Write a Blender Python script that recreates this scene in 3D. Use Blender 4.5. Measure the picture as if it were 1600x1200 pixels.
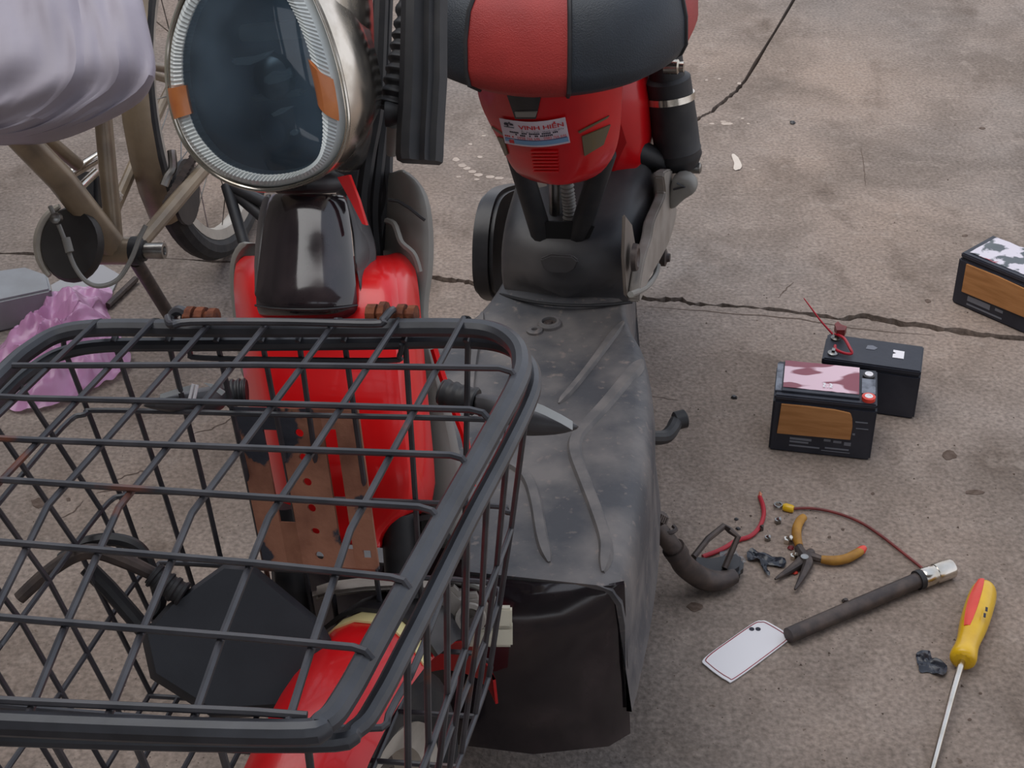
import bpy, bmesh, math, random
from mathutils import Vector, Matrix, noise as mnoise
random.seed(7)
for o in list(bpy.data.objects): bpy.data.objects.remove(o)
scene = bpy.context.scene
COL = scene.collection

# ------------------------------------------------------------------ camera
FPX = 2500.0; TH = math.radians(33.0); CH = 1.4
cam_d = bpy.data.cameras.new('camera'); cam = bpy.data.objects.new('camera', cam_d); COL.objects.link(cam)
cam_d.sensor_width = 36.0; cam_d.lens = FPX/1600*36.0; cam_d.clip_start = .02; cam_d.clip_end = 100
cam.location = (0, 0, CH); cam.rotation_euler = (math.pi/2-TH, 0, 0)
scene.camera = cam

# ------------------------------------------------------------------ light
w = bpy.data.worlds.new('overcast_sky'); scene.world = w; w.use_nodes = True
nt = w.node_tree; bg = nt.nodes['Background']
tc = nt.nodes.new('ShaderNodeTexCoord'); sep = nt.nodes.new('ShaderNodeSeparateXYZ'); rmp = nt.nodes.new('ShaderNodeValToRGB')
nt.links.new(tc.outputs['Generated'], sep.inputs[0]); nt.links.new(sep.outputs['Z'], rmp.inputs[0]); nt.links.new(rmp.outputs[0], bg.inputs[0])
rmp.color_ramp.elements[0].position = 0.0; rmp.color_ramp.elements[0].color = (.86, .87, .92, 1)
rmp.color_ramp.elements[1].position = .8; rmp.color_ramp.elements[1].color = (.62, .70, .84, 1)
bg.inputs[1].default_value = .78
sun_d = bpy.data.lights.new('sun', 'SUN'); sun = bpy.data.objects.new('sun', sun_d); COL.objects.link(sun)
sun_d.energy = 1.25; sun_d.angle = math.radians(60); sun_d.color = (1, .95, .88)
sun.rotation_euler = Vector((.45, .12, -1)).to_track_quat('-Z', 'Y').to_euler()
scene.view_settings.view_transform = 'Standard'; scene.view_settings.look = 'None'
scene.view_settings.gamma = 1; scene.view_settings.use_curve_mapping = False
scene.view_settings.exposure = 0.62

# ------------------------------------------------------------------ coordinate helpers (photo frame 1600x1200)
Rv = Vector((1, 0, 0)); Fv = Vector((0, math.cos(TH), -math.sin(TH))); Dv = Vector((0, -math.sin(TH), -math.cos(TH))); Cv = Vector((0, 0, CH))
def ray(x, y): return Rv*((x-800)/FPX) + Dv*((y-600)/FPX) + Fv
def G(x, y, h=0.0):
    d = ray(x, y); return Cv + d*((h-CH)/d.z)
def PZ(x, y, z): return Cv + ray(x, y)*z
def PP(x, y, p, n):
    d = ray(x, y); return Cv + d*(((p-Cv).dot(n))/d.dot(n))
HD = math.radians(14); LN = math.radians(4)
Au = Vector((-math.sin(HD), -math.cos(HD), 0)); V0 = Vector((math.cos(HD), -math.sin(HD), 0)); Zu = Vector((0, 0, 1))
Av = V0*math.cos(LN)+Zu*math.sin(LN); Aw = Zu*math.cos(LN)-V0*math.sin(LN)
BO = Vector((.036, 1.651, -.002))
def B(u, v, w_): return BO + Au*u + Av*v + Aw*w_
def bu(x, y, u): return PP(x, y, BO+Au*u, Au)
def bv(x, y, v): return PP(x, y, BO+Av*v, Av)
def bw(x, y, h): return PP(x, y, BO+Aw*h, Aw)

# ------------------------------------------------------------------ materials
def lin(c):
    return tuple(((v/255)/12.92 if v/255 <= .04045 else ((v/255+.055)/1.055)**2.4) for v in c)+(1,)
MATS = {}
def mat(name, c, rough=.5, metal=0.0, c2=None, scale=20, lo=.4, hi=.65, bump=0, bscale=80, spec=.5, rough2=None, coat=0, detail=6, c3=None, scale3=4, lo3=.45, hi3=.6, stretch=None, alpha=None):
    if name in MATS: return MATS[name]
    m = bpy.data.materials.new(name); m.use_nodes = True; MATS[name] = m
    t = m.node_tree; N = t.nodes; Lk = t.links; p = N['Principled BSDF']
    p.inputs['Roughness'].default_value = rough; p.inputs['Metallic'].default_value = metal
    p.inputs['Specular IOR Level'].default_value = spec
    if coat: p.inputs['Coat Weight'].default_value = coat; p.inputs['Coat Roughness'].default_value = .08
    p.inputs['Base Color'].default_value = lin(c)
    co = None
    if c2 or bump or c3:
        g = N.new('ShaderNodeTexCoord'); mp = N.new('ShaderNodeMapping'); Lk.new(g.outputs['Object'], mp.inputs[0]); co = mp.outputs[0]
        if stretch: mp.inputs['Scale'].default_value = stretch
    col = None
    if c2:
        nz = N.new('ShaderNodeTexNoise'); nz.inputs['Scale'].default_value = scale; nz.inputs['Detail'].default_value = detail; Lk.new(co, nz.inputs['Vector'])
        r = N.new('ShaderNodeValToRGB'); Lk.new(nz.outputs[0], r.inputs[0])
        r.color_ramp.elements[0].position = lo; r.color_ramp.elements[0].color = lin(c)
        r.color_ramp.elements[1].position = hi; r.color_ramp.elements[1].color = lin(c2)
        col = r.outputs[0]
        if rough2 is not None:
            mr = N.new('ShaderNodeMapRange'); Lk.new(nz.outputs[0], mr.inputs[0])
            mr.inputs[1].default_value = lo; mr.inputs[2].default_value = hi; mr.inputs[3].default_value = rough; mr.inputs[4].default_value = rough2
            Lk.new(mr.outputs[0], p.inputs['Roughness'])
    if c3:
        nz3 = N.new('ShaderNodeTexNoise'); nz3.inputs['Scale'].default_value = scale3; nz3.inputs['Detail'].default_value = 8; Lk.new(co, nz3.inputs['Vector'])
        r3 = N.new('ShaderNodeValToRGB'); Lk.new(nz3.outputs[0], r3.inputs[0])
        r3.color_ramp.elements[0].position = lo3; r3.color_ramp.elements[0].color = (0, 0, 0, 1)
        r3.color_ramp.elements[1].position = hi3; r3.color_ramp.elements[1].color = (1, 1, 1, 1)
        mx = N.new('ShaderNodeMixRGB'); Lk.new(r3.outputs[0], mx.inputs[0])
        if col: Lk.new(col, mx.inputs[1])
        else: mx.inputs[1].default_value = lin(c)
        mx.inputs[2].default_value = lin(c3); col = mx.outputs[0]
    if col: Lk.new(col, p.inputs['Base Color'])
    if bump:
        nb = N.new('ShaderNodeTexNoise'); nb.inputs['Scale'].default_value = bscale; nb.inputs['Detail'].default_value = 5; Lk.new(co, nb.inputs['Vector'])
        bn = N.new('ShaderNodeBump'); bn.inputs['Strength'].default_value = bump; bn.inputs['Distance'].default_value = .004
        Lk.new(nb.outputs[0], bn.inputs['Height']); Lk.new(bn.outputs[0], p.inputs['Normal'])
    if alpha is not None: p.inputs['Alpha'].default_value = alpha
    return m
def mat_concrete():
    m = bpy.data.materials.new('weathered_concrete'); m.use_nodes = True; t = m.node_tree; N = t.nodes; Lk = t.links; p = N['Principled BSDF']
    p.inputs['Roughness'].default_value = .92; p.inputs['Specular IOR Level'].default_value = .2
    g = N.new('ShaderNodeTexCoord'); col = None
    def nz(sc, det, dist=0.0, st=None):
        n = N.new('ShaderNodeTexNoise'); n.inputs['Scale'].default_value = sc; n.inputs['Detail'].default_value = det; n.inputs['Distortion'].default_value = dist
        if st:
            mp = N.new('ShaderNodeMapping'); mp.inputs['Scale'].default_value = st; Lk.new(g.outputs['Object'], mp.inputs[0]); Lk.new(mp.outputs[0], n.inputs['Vector'])
        else: Lk.new(g.outputs['Object'], n.inputs['Vector'])
        return n.outputs[0]
    def ramp(f, a, b, ca, cb):
        r = N.new('ShaderNodeValToRGB'); Lk.new(f, r.inputs[0]); r.color_ramp.elements[0].position = a; r.color_ramp.elements[1].position = b
        r.color_ramp.elements[0].color = ca; r.color_ramp.elements[1].color = cb; return r.outputs[0]
    def mix(f, a, b, mode='MIX'):
        x = N.new('ShaderNodeMixRGB'); x.blend_type = mode
        if isinstance(f, float): x.inputs[0].default_value = f
        else: Lk.new(f, x.inputs[0])
        Lk.new(a, x.inputs[1])
        if isinstance(b, tuple): x.inputs[2].default_value = b
        else: Lk.new(b, x.inputs[2])
        return x.outputs[0]
    K0, K1 = (0, 0, 0, 1), (1, 1, 1, 1)
    col = ramp(nz(1.1, 5), .36, .64, lin((156, 138, 125)), lin((134, 125, 119)))
    col = mix(ramp(nz(4.2, 9, .6), .42, .72, K0, (.75, .75, .75, 1)), col, lin((108, 96, 87)))
    col = mix(ramp(nz(9, 10, .3, (1, .55, 1)), .56, .8, K0, (.7, .7, .7, 1)), col, lin((86, 72, 62)))
    col = mix(ramp(nz(26, 8), .55, .82, K0, (.6, .6, .6, 1)), col, lin((168, 154, 143)))
    col = mix(1.0, col, ramp(nz(150, 4), .3, .72, (.66, .66, .66, 1), (1.22, 1.22, 1.22, 1)), 'MULTIPLY')
    col = mix(ramp(nz(75, 3), .68, .76, K0, (.75, .75, .75, 1)), col, lin((84, 70, 60)))
    Lk.new(col, p.inputs['Base Color'])
    b1 = N.new('ShaderNodeBump'); b1.inputs['Strength'].default_value = .5; b1.inputs['Distance'].default_value = .012; Lk.new(nz(13, 12, .4, (1, .6, 1)), b1.inputs['Height'])
    b2 = N.new('ShaderNodeBump'); b2.inputs['Strength'].default_value = .6; b2.inputs['Distance'].default_value = .003; Lk.new(nz(130, 5), b2.inputs['Height']); Lk.new(b1.outputs[0], b2.inputs['Normal'])
    Lk.new(b2.outputs[0], p.inputs['Normal']); return m
M_conc = mat_concrete()
M_crack = mat('crack_dirt', (70, 54, 44), .95, c2=(45, 34, 28), scale=60)
M_red = mat('red_plastic', (205, 14, 22), .32, c2=(190, 12, 20), scale=14, coat=.25, spec=.45)
M_redsh = mat('red_glossy_shell', (232, 22, 26), .3, c2=(215, 16, 22), scale=9, coat=.3)
M_blk = mat('black_plastic', (38, 37, 40), .42, c2=(52, 49, 50), scale=25, bump=.06)
M_blkrub = mat('black_rubber', (33, 33, 36), .55, c2=(45, 43, 44), scale=40)
M_gloss = mat('gloss_black_panel', (34, 28, 32), .1, c2=(58, 48, 50), scale=18, lo=.5, hi=.75, rough2=.2, coat=.5, bump=.03, bscale=30)
M_foot = mat('dusty_footboard', (66, 66, 70), .58, c2=(114, 108, 105), scale=13, lo=.38, hi=.68, c3=(134, 120, 112), scale3=90, lo3=.6, hi3=.8, bump=.12, bscale=120)
M_footrib = mat('dusty_rib', (92, 89, 89), .6, c2=(116, 110, 107), scale=30)
M_cover = mat('dusty_black_cover', (48, 48, 52), .45, c2=(92, 88, 87), scale=8, lo=.38, hi=.68, bump=.08, bscale=60)
M_shield = mat('grey_shield_plastic', (136, 133, 127), .5, c2=(122, 118, 112), scale=12, bump=.05)
M_wire = mat('black_painted_wire', (52, 52, 57), .36, c2=(70, 68, 72), scale=30, c3=(110, 62, 44), scale3=9, lo3=.66, hi3=.72)
M_rim = mat('black_painted_tube', (62, 63, 68), .34, c2=(46, 46, 50), scale=20, c3=(112, 62, 42), scale3=7, lo3=.66, hi3=.72, bump=.05)
M_rust = mat('rusty_plate', (146, 98, 76), .8, c2=(116, 72, 54), scale=26, c3=(44, 45, 54), scale3=13, lo3=.56, hi3=.575, bump=.25, bscale=90)
M_rustb = mat('rust_bolt', (122, 66, 38), .85, c2=(80, 40, 26), scale=90, bump=.3, bscale=200)
M_chrome = mat('chrome', (215, 208, 198), .16, 1.0, c2=(190, 180, 165), scale=30, rough2=.3)
M_silver = mat('silver_paint', (158, 150, 142), .5, .3, c2=(128, 119, 110), scale=18)
M_steel = mat('bare_steel', (160, 158, 155), .32, 1.0, c2=(120, 116, 110), scale=40)
M_darksteel = mat('dark_steel', (72, 64, 62), .5, .5, c2=(92, 80, 74), scale=60, bump=.1)
M_olive = mat('smoked_reflector', (92, 82, 60), .35, coat=.3)
M_leather_b = mat('black_seat_leather', (44, 50, 58), .5, c2=(38, 42, 48), scale=12, bump=.25, bscale=600)
M_leather_r = mat('red_seat_leather', (168, 50, 46), .55, c2=(150, 42, 40), scale=12, bump=.25, bscale=600)
M_beige = mat('beige_frame_paint', (150, 132, 108), .4, .25, c2=(118, 103, 86), scale=14, coat=.2)
M_tire = mat('tire_rubber', (38, 38, 40), .75, c2=(58, 55, 53), scale=22, bump=.15)
M_rimal = mat('wheel_rim', (196, 188, 176), .45, .2, c2=(150, 142, 132), scale=12)
M_frost = mat('frosted_light_guide', (214, 218, 216), .4, c2=(194, 201, 202), scale=14, coat=.4)
M_amber = mat('amber_lens', (206, 128, 74), .35, c2=(188, 108, 60), scale=30, coat=.4)
M_bowl = mat('headlight_bowl', (50, 66, 82), .35, c2=(66, 82, 96), scale=10, lo=.4, hi=.7)
M_white = mat('white_paper', (232, 228, 230), .6)
M_ink = mat('dark_ink', (40, 38, 52), .7)
M_inkred = mat('red_ink', (196, 40, 44), .6)
M_inkblue = mat('blue_ink', (112, 152, 190), .6)
M_navy = mat('navy_ink', (40, 48, 110), .6)
M_stk = mat('sticker_white', (214, 202, 212), .45, c2=(202, 188, 200), scale=40)
M_batt = mat('battery_case', (36, 38, 48), .5, c2=(48, 49, 58), scale=20, bump=.05, bscale=150)
M_card = mat('brown_cardboard', (180, 126, 76), .8, c2=(160, 108, 60), scale=14, stretch=(1, 1, 8), bump=.1, bscale=60)
M_wrap = mat('pink_wrap', (226, 190, 200), .3, c2=(128, 26, 50), scale=26, lo=.47, hi=.51, coat=.5, stretch=(.6, 1.4, 1), detail=1.5)
M_redwire = mat('red_wire', (172, 26, 42), .4)
M_brownwire = mat('brown_red_wire', (122, 44, 40), .5, c2=(100, 34, 32), scale=60)
M_yel = mat('yellow_plastic', (222, 176, 20), .35, coat=.2, c2=(206, 158, 16), scale=30)
M_ochre = mat('ochre_grip', (176, 126, 42), .55, c2=(150, 104, 34), scale=50)
M_scarlet = mat('scarlet_plastic', (214, 60, 44), .35, c2=(226, 74, 56), scale=30)
M_gry = mat('printed_grey', (112, 114, 122), .6)
M_tape = mat('black_tape', (30, 32, 40), .25, c2=(44, 46, 56), scale=80)
M_cream = mat('cream_plastic', (196, 188, 168), .5)
M_cloth = mat('lilac_grey_sheet', (166, 158, 168), .55, c2=(150, 142, 152), scale=5, bump=.15, bscale=14)
M_pvc = mat('grey_tile', (146, 148, 152), .6, c2=(130, 130, 132), scale=10)
M_chip = mat('white_paint_chip', (208, 195, 182), .8)
def mat_bag():
    m = bpy.data.materials.new('pink_plastic_film'); m.use_nodes = True; t = m.node_tree; p = t.nodes['Principled BSDF']
    p.inputs['Base Color'].default_value = lin((216, 156, 200)); p.inputs['Roughness'].default_value = .22
    p.inputs['Transmission Weight'].default_value = .25; p.inputs['Alpha'].default_value = .86
    return m
M_bag = mat_bag()
def mat_glass(name, tint, dust):
    m = bpy.data.materials.new(name); m.use_nodes = True; t = m.node_tree; N = t.nodes; N.remove(N['Principled BSDF']); out = N['Material Output']
    tr = N.new('ShaderNodeBsdfTransparent'); tr.inputs[0].default_value = lin(tint)
    gl = N.new('ShaderNodeBsdfGlossy'); gl.inputs['Roughness'].default_value = .03; gl.inputs[0].default_value = (1, 1, 1, 1)
    df = N.new('ShaderNodeBsdfDiffuse'); df.inputs[0].default_value = lin((150, 176, 198))
    fr = N.new('ShaderNodeFresnel'); fr.inputs[0].default_value = 1.5
    g = N.new('ShaderNodeTexCoord'); nz = N.new('ShaderNodeTexNoise'); nz.inputs['Scale'].default_value = 14; nz.inputs['Detail'].default_value = 6
    t.links.new(g.outputs['Object'], nz.inputs['Vector'])
    mr = N.new('ShaderNodeMapRange'); t.links.new(nz.outputs[0], mr.inputs[0]); mr.inputs[1].default_value = .35; mr.inputs[2].default_value = .7; mr.inputs[3].default_value = dust*.4; mr.inputs[4].default_value = dust*1.4
    m1 = N.new('ShaderNodeMixShader'); t.links.new(mr.outputs[0], m1.inputs[0]); t.links.new(tr.outputs[0], m1.inputs[1]); t.links.new(df.outputs[0], m1.inputs[2])
    m2 = N.new('ShaderNodeMixShader'); t.links.new(fr.outputs[0], m2.inputs[0]); t.links.new(m1.outputs[0], m2.inputs[1]); t.links.new(gl.outputs[0], m2.inputs[2])
    t.links.new(m2.outputs[0], out.inputs[0]); return m
M_glass = mat_glass('dusty_headlight_glass', (215, 226, 234), .16)
M_clear = mat_glass('clear_film', (235, 235, 235), .1)

# ------------------------------------------------------------------ mesh helpers
BASE = {}
def obj(name, vf, m, parent=None, sub=0, ang=35, mats=None, loc=None, bevel=0, label=None):
    vs, fs = vf
    if parent is not None: base = BASE[parent]
    else:
        base = Vector(loc) if loc is not None else Vector((sum(v.x for v in vs)/len(vs), sum(v.y for v in vs)/len(vs), min(v.z for v in vs)))
    me = bpy.data.meshes.new(name); me.from_pydata([tuple(v-base) for v in vs], [], fs)
    bm = bmesh.new(); bm.from_mesh(me); bmesh.ops.recalc_face_normals(bm, faces=bm.faces)
    if bevel: bmesh.ops.bevel(bm, geom=[e for e in bm.edges if len(e.link_faces) == 2 and e.calc_face_angle(0) > .6], offset=bevel, segments=2, affect='EDGES', clamp_overlap=True)
    bm.to_mesh(me); bm.free()
    for p in me.polygons: p.use_smooth = True
    me.set_sharp_from_angle(angle=math.radians(ang))
    me.materials.append(m)
    o = bpy.data.objects.new(name, me); COL.objects.link(o); BASE[o] = base
    if parent is not None: o.parent = parent
    else: o.location = base
    if sub:
        s = o.modifiers.new('subsurf', 'SUBSURF'); s.levels = sub; s.render_levels = sub
    if label: o['label'] = label
    return o
def thing(name, label, cat, loc, group=None):
    o = bpy.data.objects.new(name, None); COL.objects.link(o); o.location = loc; o.empty_display_size = .05
    BASE[o] = Vector(loc); return tag(o, label, cat, group)
def tag(o, label, cat, group=None):
    o['label'] = label; o['category'] = cat
    if group: o['group'] = group
    return o
def cr(pts, k=6, closed=False):
    n = len(pts); out = []
    rng = range(n) if closed else range(n-1)
    for i in rng:
        if closed: p = [pts[(i+j-1) % n] for j in range(4)]
        else: p = [pts[max(i-1, 0)], pts[i], pts[i+1], pts[min(i+2, n-1)]]
        for j in range(k):
            t = j/k
            out.append(.5*((2*p[1])+(p[2]-p[0])*t+(2*p[0]-5*p[1]+4*p[2]-p[3])*t*t+(3*p[1]-p[0]-3*p[2]+p[3])*t**3))
    if not closed: out.append(pts[-1].copy())
    return out
def tube(pts, r, n=8, closed=False, k=0):
    if k: pts = cr(pts, k, closed)
    m = len(pts)
    rs = r if isinstance(r, (list, tuple)) else [r]*m
    if len(rs) != m: rs = [rs[min(int(i/(m-1)*(len(rs)-1)), len(rs)-2)]*(1-((i/(m-1)*(len(rs)-1)) % 1 if i < m-1 else 1))+rs[min(int(i/(m-1)*(len(rs)-1))+1, len(rs)-1)]*((i/(m-1)*(len(rs)-1)) % 1 if i < m-1 else 1) for i in range(m)]
    vs, fs = [], []
    prev = None
    for i in range(m):
        if closed: d = pts[(i+1) % m]-pts[i-1]
        else: d = pts[min(i+1, m-1)]-pts[max(i-1, 0)]
        d.normalize()
        if prev is None:
            a = d.cross(Vector((0, 0, 1)))
            if a.length < .1: a = d.cross(Vector((1, 0, 0)))
        else: a = prev-d*prev.dot(d)
        a.normalize(); prev = a; b = d.cross(a)
        for j in range(n):
            t = 2*math.pi*j/n; vs.append(pts[i]+a*(rs[i]*math.cos(t))+b*(rs[i]*math.sin(t)))
    for i in range(m if closed else m-1):
        for j in range(n):
            i2 = (i+1) % m
            fs.append((i*n+j, i*n+(j+1) % n, i2*n+(j+1) % n, i2*n+j))
    if not closed: fs.append(tuple(range(n))[::-1]); fs.append(tuple((m-1)*n+j for j in range(n)))
    return vs, fs
def loft(rings, cap=True):
    n = len(rings[0]); vs = [v for r in rings for v in r]; fs = []
    for i in range(len(rings)-1):
        for j in range(n): fs.append((i*n+j, i*n+(j+1) % n, (i+1)*n+(j+1) % n, (i+1)*n+j))
    if cap:
        fs.append(tuple(range(n))[::-1]); fs.append(tuple((len(rings)-1)*n+j for j in range(n)))
    return vs, fs
def merge(*parts):
    vs, fs = [], []
    for a, b in parts:
        o = len(vs); vs += a; fs += [tuple(i+o for i in f) for f in b]
    return vs, fs
def prism(pts, vec):
    n = len(pts); return list(pts)+[p+vec for p in pts], [tuple(range(n))[::-1], tuple(range(n, 2*n))]+[(i, (i+1) % n, n+(i+1) % n, n+i) for i in range(n)]
def sheet(rows, th, up=None):
    """grid of points thickened along the local normal"""
    R_, C_ = len(rows), len(rows[0]); vs = [p for r in rows for p in r]; nv = []
    for i in range(R_):
        for j in range(C_):
            a = rows[i][min(j+1, C_-1)]-rows[i][max(j-1, 0)]; b = rows[min(i+1, R_-1)][j]-rows[max(i-1, 0)][j]
            nn = a.cross(b)
            if nn.length < 1e-12: nn = Vector((0, 0, 1))
            nn.normalize()
            if up is not None and nn.dot(up) > 0: nn = -nn
            nv.append(rows[i][j]+nn*th)
    n = len(vs); fs = []
    for i in range(R_-1):
        for j in range(C_-1):
            a, b, c, d = i*C_+j, i*C_+j+1, (i+1)*C_+j+1, (i+1)*C_+j
            fs.append((a, b, c, d)); fs.append((n+d, n+c, n+b, n+a))
    bd = [j for j in range(C_)]+[i*C_+C_-1 for i in range(1, R_)]+[(R_-1)*C_+j for j in range(C_-2, -1, -1)]+[i*C_ for i in range(R_-2, 0, -1)]
    for i in range(len(bd)):
        a, b = bd[i], bd[(i+1) % len(bd)]; fs.append((b, a, n+a, n+b))
    return vs+nv, fs
def box(c, x, y, z):
    vs = [c+x*i+y*j+z*k for i in (-1, 1) for j in (-1, 1) for k in (-1, 1)]
    return vs, [(0, 1, 3, 2), (4, 6, 7, 5), (0, 4, 5, 1), (2, 3, 7, 6), (0, 2, 6, 4), (1, 5, 7, 3)]
def frame(d):
    d = d.normalized(); a = d.cross(Vector((0, 0, 1)))
    if a.length < .05: a = d.cross(Vector((1, 0, 0)))
    a.normalize(); return a, d.cross(a).normalized(), d
def disc_stack(c, d, prof, n=20):
    """lathe: prof list of (t along d, radius)"""
    a, b, d = frame(d); rings = []
    for t, r in prof: rings.append([c+d*t+a*(r*math.cos(2*math.pi*j/n))+b*(r*math.sin(2*math.pi*j/n)) for j in range(n)])
    return loft(rings)
def lerp(a, b, t): return a+(b-a)*t
def struct(o): o['kind'] = 'structure'; return o

# ================================================================== the setting: concrete slabs split by cracks
def jit(pts, k, amp):
    out = []
    for a, b in zip(pts[:-1], pts[1:]):
        for i in range(k):
            t = i/k; out.append(lerp(a, b, t)+Vector((random.uniform(-amp, amp)*.6, random.uniform(-amp, amp), 0)))
    out.append(pts[-1]); return out
main_px = [(-300, 392), (-50, 395), (100, 398), (230, 402), (400, 412), (560, 424), (660, 430), (700, 438), (728, 440), (762, 447), (860, 455), (985, 468), (1000, 464), (1030, 468), (1060, 468), (1085, 475), (1140, 478), (1200, 483), (1260, 489), (1310, 499), (1350, 494), (1385, 502), (1440, 509), (1500, 518), (1560, 526), (1750, 545)]
mainw = [3, 3, 3, 3, 3, 3, 4, 5, 6, 5, 4, 4, 5, 5, 7, 4, 3, 3, 4, 4, 7, 8, 6, 7, 6, 6]
cr_far, cr_near = [], []
for (x, y), hw in zip(main_px, mainw):
    cr_far.append(G(x, y-hw*.6)); cr_near.append(G(x, y+hw*.6))
cr_far = jit(cr_far, 5, .004); cr_near = jit(cr_near, 5, .004)
br_px = [(1320, -120), (1240, 0), (1165, 125), (1150, 142), (1138, 152), (1112, 174), (1100, 180), (1085, 190), (1000, 232), (940, 300), (900, 440)]
brL = [G(x-2.2, y-1.2) for x, y in br_px]; brR = [G(x+2.2, y+1.2) for x, y in br_px]
brL = jit(brL, 5, .003); brR = jit(brR, 5, .003)
floor = bpy.data.objects.new('floor', None); COL.objects.link(floor); BASE[floor] = Vector((0, 0, 0)); struct(floor); floor['label'] = 'weathered grey brown concrete floor split by cracks'
def slab(name, loop, crackset, depth=.035):
    bm = bmesh.new(); vs = [bm.verts.new(p) for p in loop]
    es = [bm.edges.new((vs[i], vs[(i+1) % len(vs)])) for i in range(len(vs))]
    bmesh.ops.triangle_fill(bm, use_beauty=True, edges=es, normal=(0, 0, 1))
    bm.verts.ensure_lookup_table()
    V_ = [v.co.copy() for v in bm.verts]; F_ = [tuple(v.index for v in f.verts) for f in bm.faces]; bm.free()
    n = len(loop); o = len(V_)
    V_ += [p+Vector((0, 0, -depth)) for p in loop]
    for i in range(n): F_.append((i, (i+1) % n, o+(i+1) % n, o+i))
    return obj(name, (V_, F_), M_conc, floor)
XL, XR, YN, YF = -5.0, 5.0, -3.0, 7.0
far0 = Vector((XL, cr_far[0].y, 0)); far1 = Vector((XR, cr_far[-1].y, 0)); nr0 = Vector((XL, cr_near[0].y, 0)); nr1 = Vector((XR, cr_near[-1].y, 0))
slab('slab', [nr0]+cr_near+[nr1, Vector((XR, YN, 0)), Vector((XL, YN, 0))], None)
jx = min(range(len(cr_far)), key=lambda i: abs(cr_far[i].x-brL[-1].x))
topx = lerp(brL[0], brL[1], -3).x
slab('slab', [far0]+cr_far[:jx]+brL[::-1]+[Vector((brL[0].x+.6, YF, 0)), Vector((XL, YF, 0))], None)
slab('slab', cr_far[jx+1:]+[far1, Vector((XR, YF, 0)), Vector((brR[0].x+.61, YF, 0))]+brR, None)
obj('crack_bed', ([Vector((XL, YN, -.022)), Vector((XR, YN, -.022)), Vector((XR, YF, -.022)), Vector((XL, YF, -.022))], [(0, 1, 2, 3)]), M_crack, floor)

# added unseen walls, posts, beam and canopy for glossy reflections and floor shade
M_wallp = mat('dull_wall_paint', (118, 108, 100), .85, c2=(96, 88, 80), scale=3)
M_surround = mat('dark_hedge_wall', (58, 62, 54), .95, c2=(38, 42, 36), scale=5)
def wbox(name, x0, x1, y0, y1, z0, z1, m, lab):
    o = obj(name, ([Vector((x, y, z)) for x in (x0, x1) for y in (y0, y1) for z in (z0, z1)], [(0, 1, 3, 2), (4, 6, 7, 5), (0, 4, 5, 1), (2, 3, 7, 6), (0, 2, 6, 4), (1, 5, 7, 3)]), m); o['label'] = lab; return struct(o)
wbox('wall_left', -2.5, -2.3, -1.5, 7, 0, 2.5, M_wallp, 'dull painted yard wall on the left')
wbox('wall_back', -6, 5, -5.6, -5.4, 0, 2.1, M_surround, 'dark wall across the yard behind the viewer')
for k, x in enumerate((-3.3, -2.35, -1.1, .9, 2.6)): wbox('trim_%d' % (k+1), x-.07, x+.07, -1.9, -1.76, 0, 2.6, M_surround, 'slim dark shop post behind the viewer')
wbox('ceiling', -4.4, 4, -1.95, .35, 2.86, 2.95, M_wallp, 'shop canopy roof above the viewer')
wbox('trim_6', -4.4, 4, -1.95, -1.7, 2.6, 2.85, M_surround, 'dark beam across the shop posts')

# ================================================================== the electric bike
bike = thing('electric_bike', 'red and black electric bike with wire front basket and dusty grey footboard', 'bike', B(0, 0, 0))
bike.location.z = 0; BASE[bike] = bike.location.copy()
# ---- footboard
def hw(u):
    T = [(-.30, .085), (-.24, .088), (-.2, .094), (-.15, .112), (-.106, .136), (-.017, .161), (.118, .182), (.24, .192), (.36, .196), (.42, .192)]
    for (a, x), (b, y) in zip(T[:-1], T[1:]):
        if a <= u <= b: return x+(y-x)*(u-a)/(b-a)
    return T[0][1] if u < T[0][0] else T[-1][1]
FW = .33
prof = [(-.99, -.17), (-1.0, -.05), (-.985, -.022), (-.94, -.006), (-.86, 0), (-.6, 0), (-.3, 0), (0, 0), (.3, 0), (.6, 0), (.86, 0), (.94, -.006), (.985, -.022), (1.0, -.05), (.99, -.17)]
rows = []
us = [-.30, -.27, -.24, -.215, -.19, -.165, -.14, -.11, -.08, -.04, 0, .05, .1, .15, .2, .25, .3, .34, .37]
for u in us:
    r = hw(u); rise = .03*max(0, min(1, (-.16-u)/.08))
    rows.append([B(u, s*r, FW+d+rise*(1-.5*s*s)) for s, d in prof])
obj('footboard', sheet(rows, .006, up=Aw), M_foot, bike, ang=60)
# front riser under the footboard
rows = []
for i, (u, w_) in enumerate([(.362, .328), (.372, .318), (.385, .27), (.40, .20), (.40, .12)]):
    rows.append([B(.362+(u-.362+.012)*(1-abs(t)**6), .195*t, w_) for t in (-1, -.9, -.5, 0, .5, .9, 1)])
obj('front_riser', sheet(rows, .006, up=Au), M_gloss, bike)
obj('underbody', loft([[B(u, s*hw(u)*.9, z) for s, z in ((-1, .29), (1, .29), (.8, .14), (-.8, .14))] for u in (-.28, -.1, .1, .25, .33)]), M_blk, bike, bevel=.01)
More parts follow.
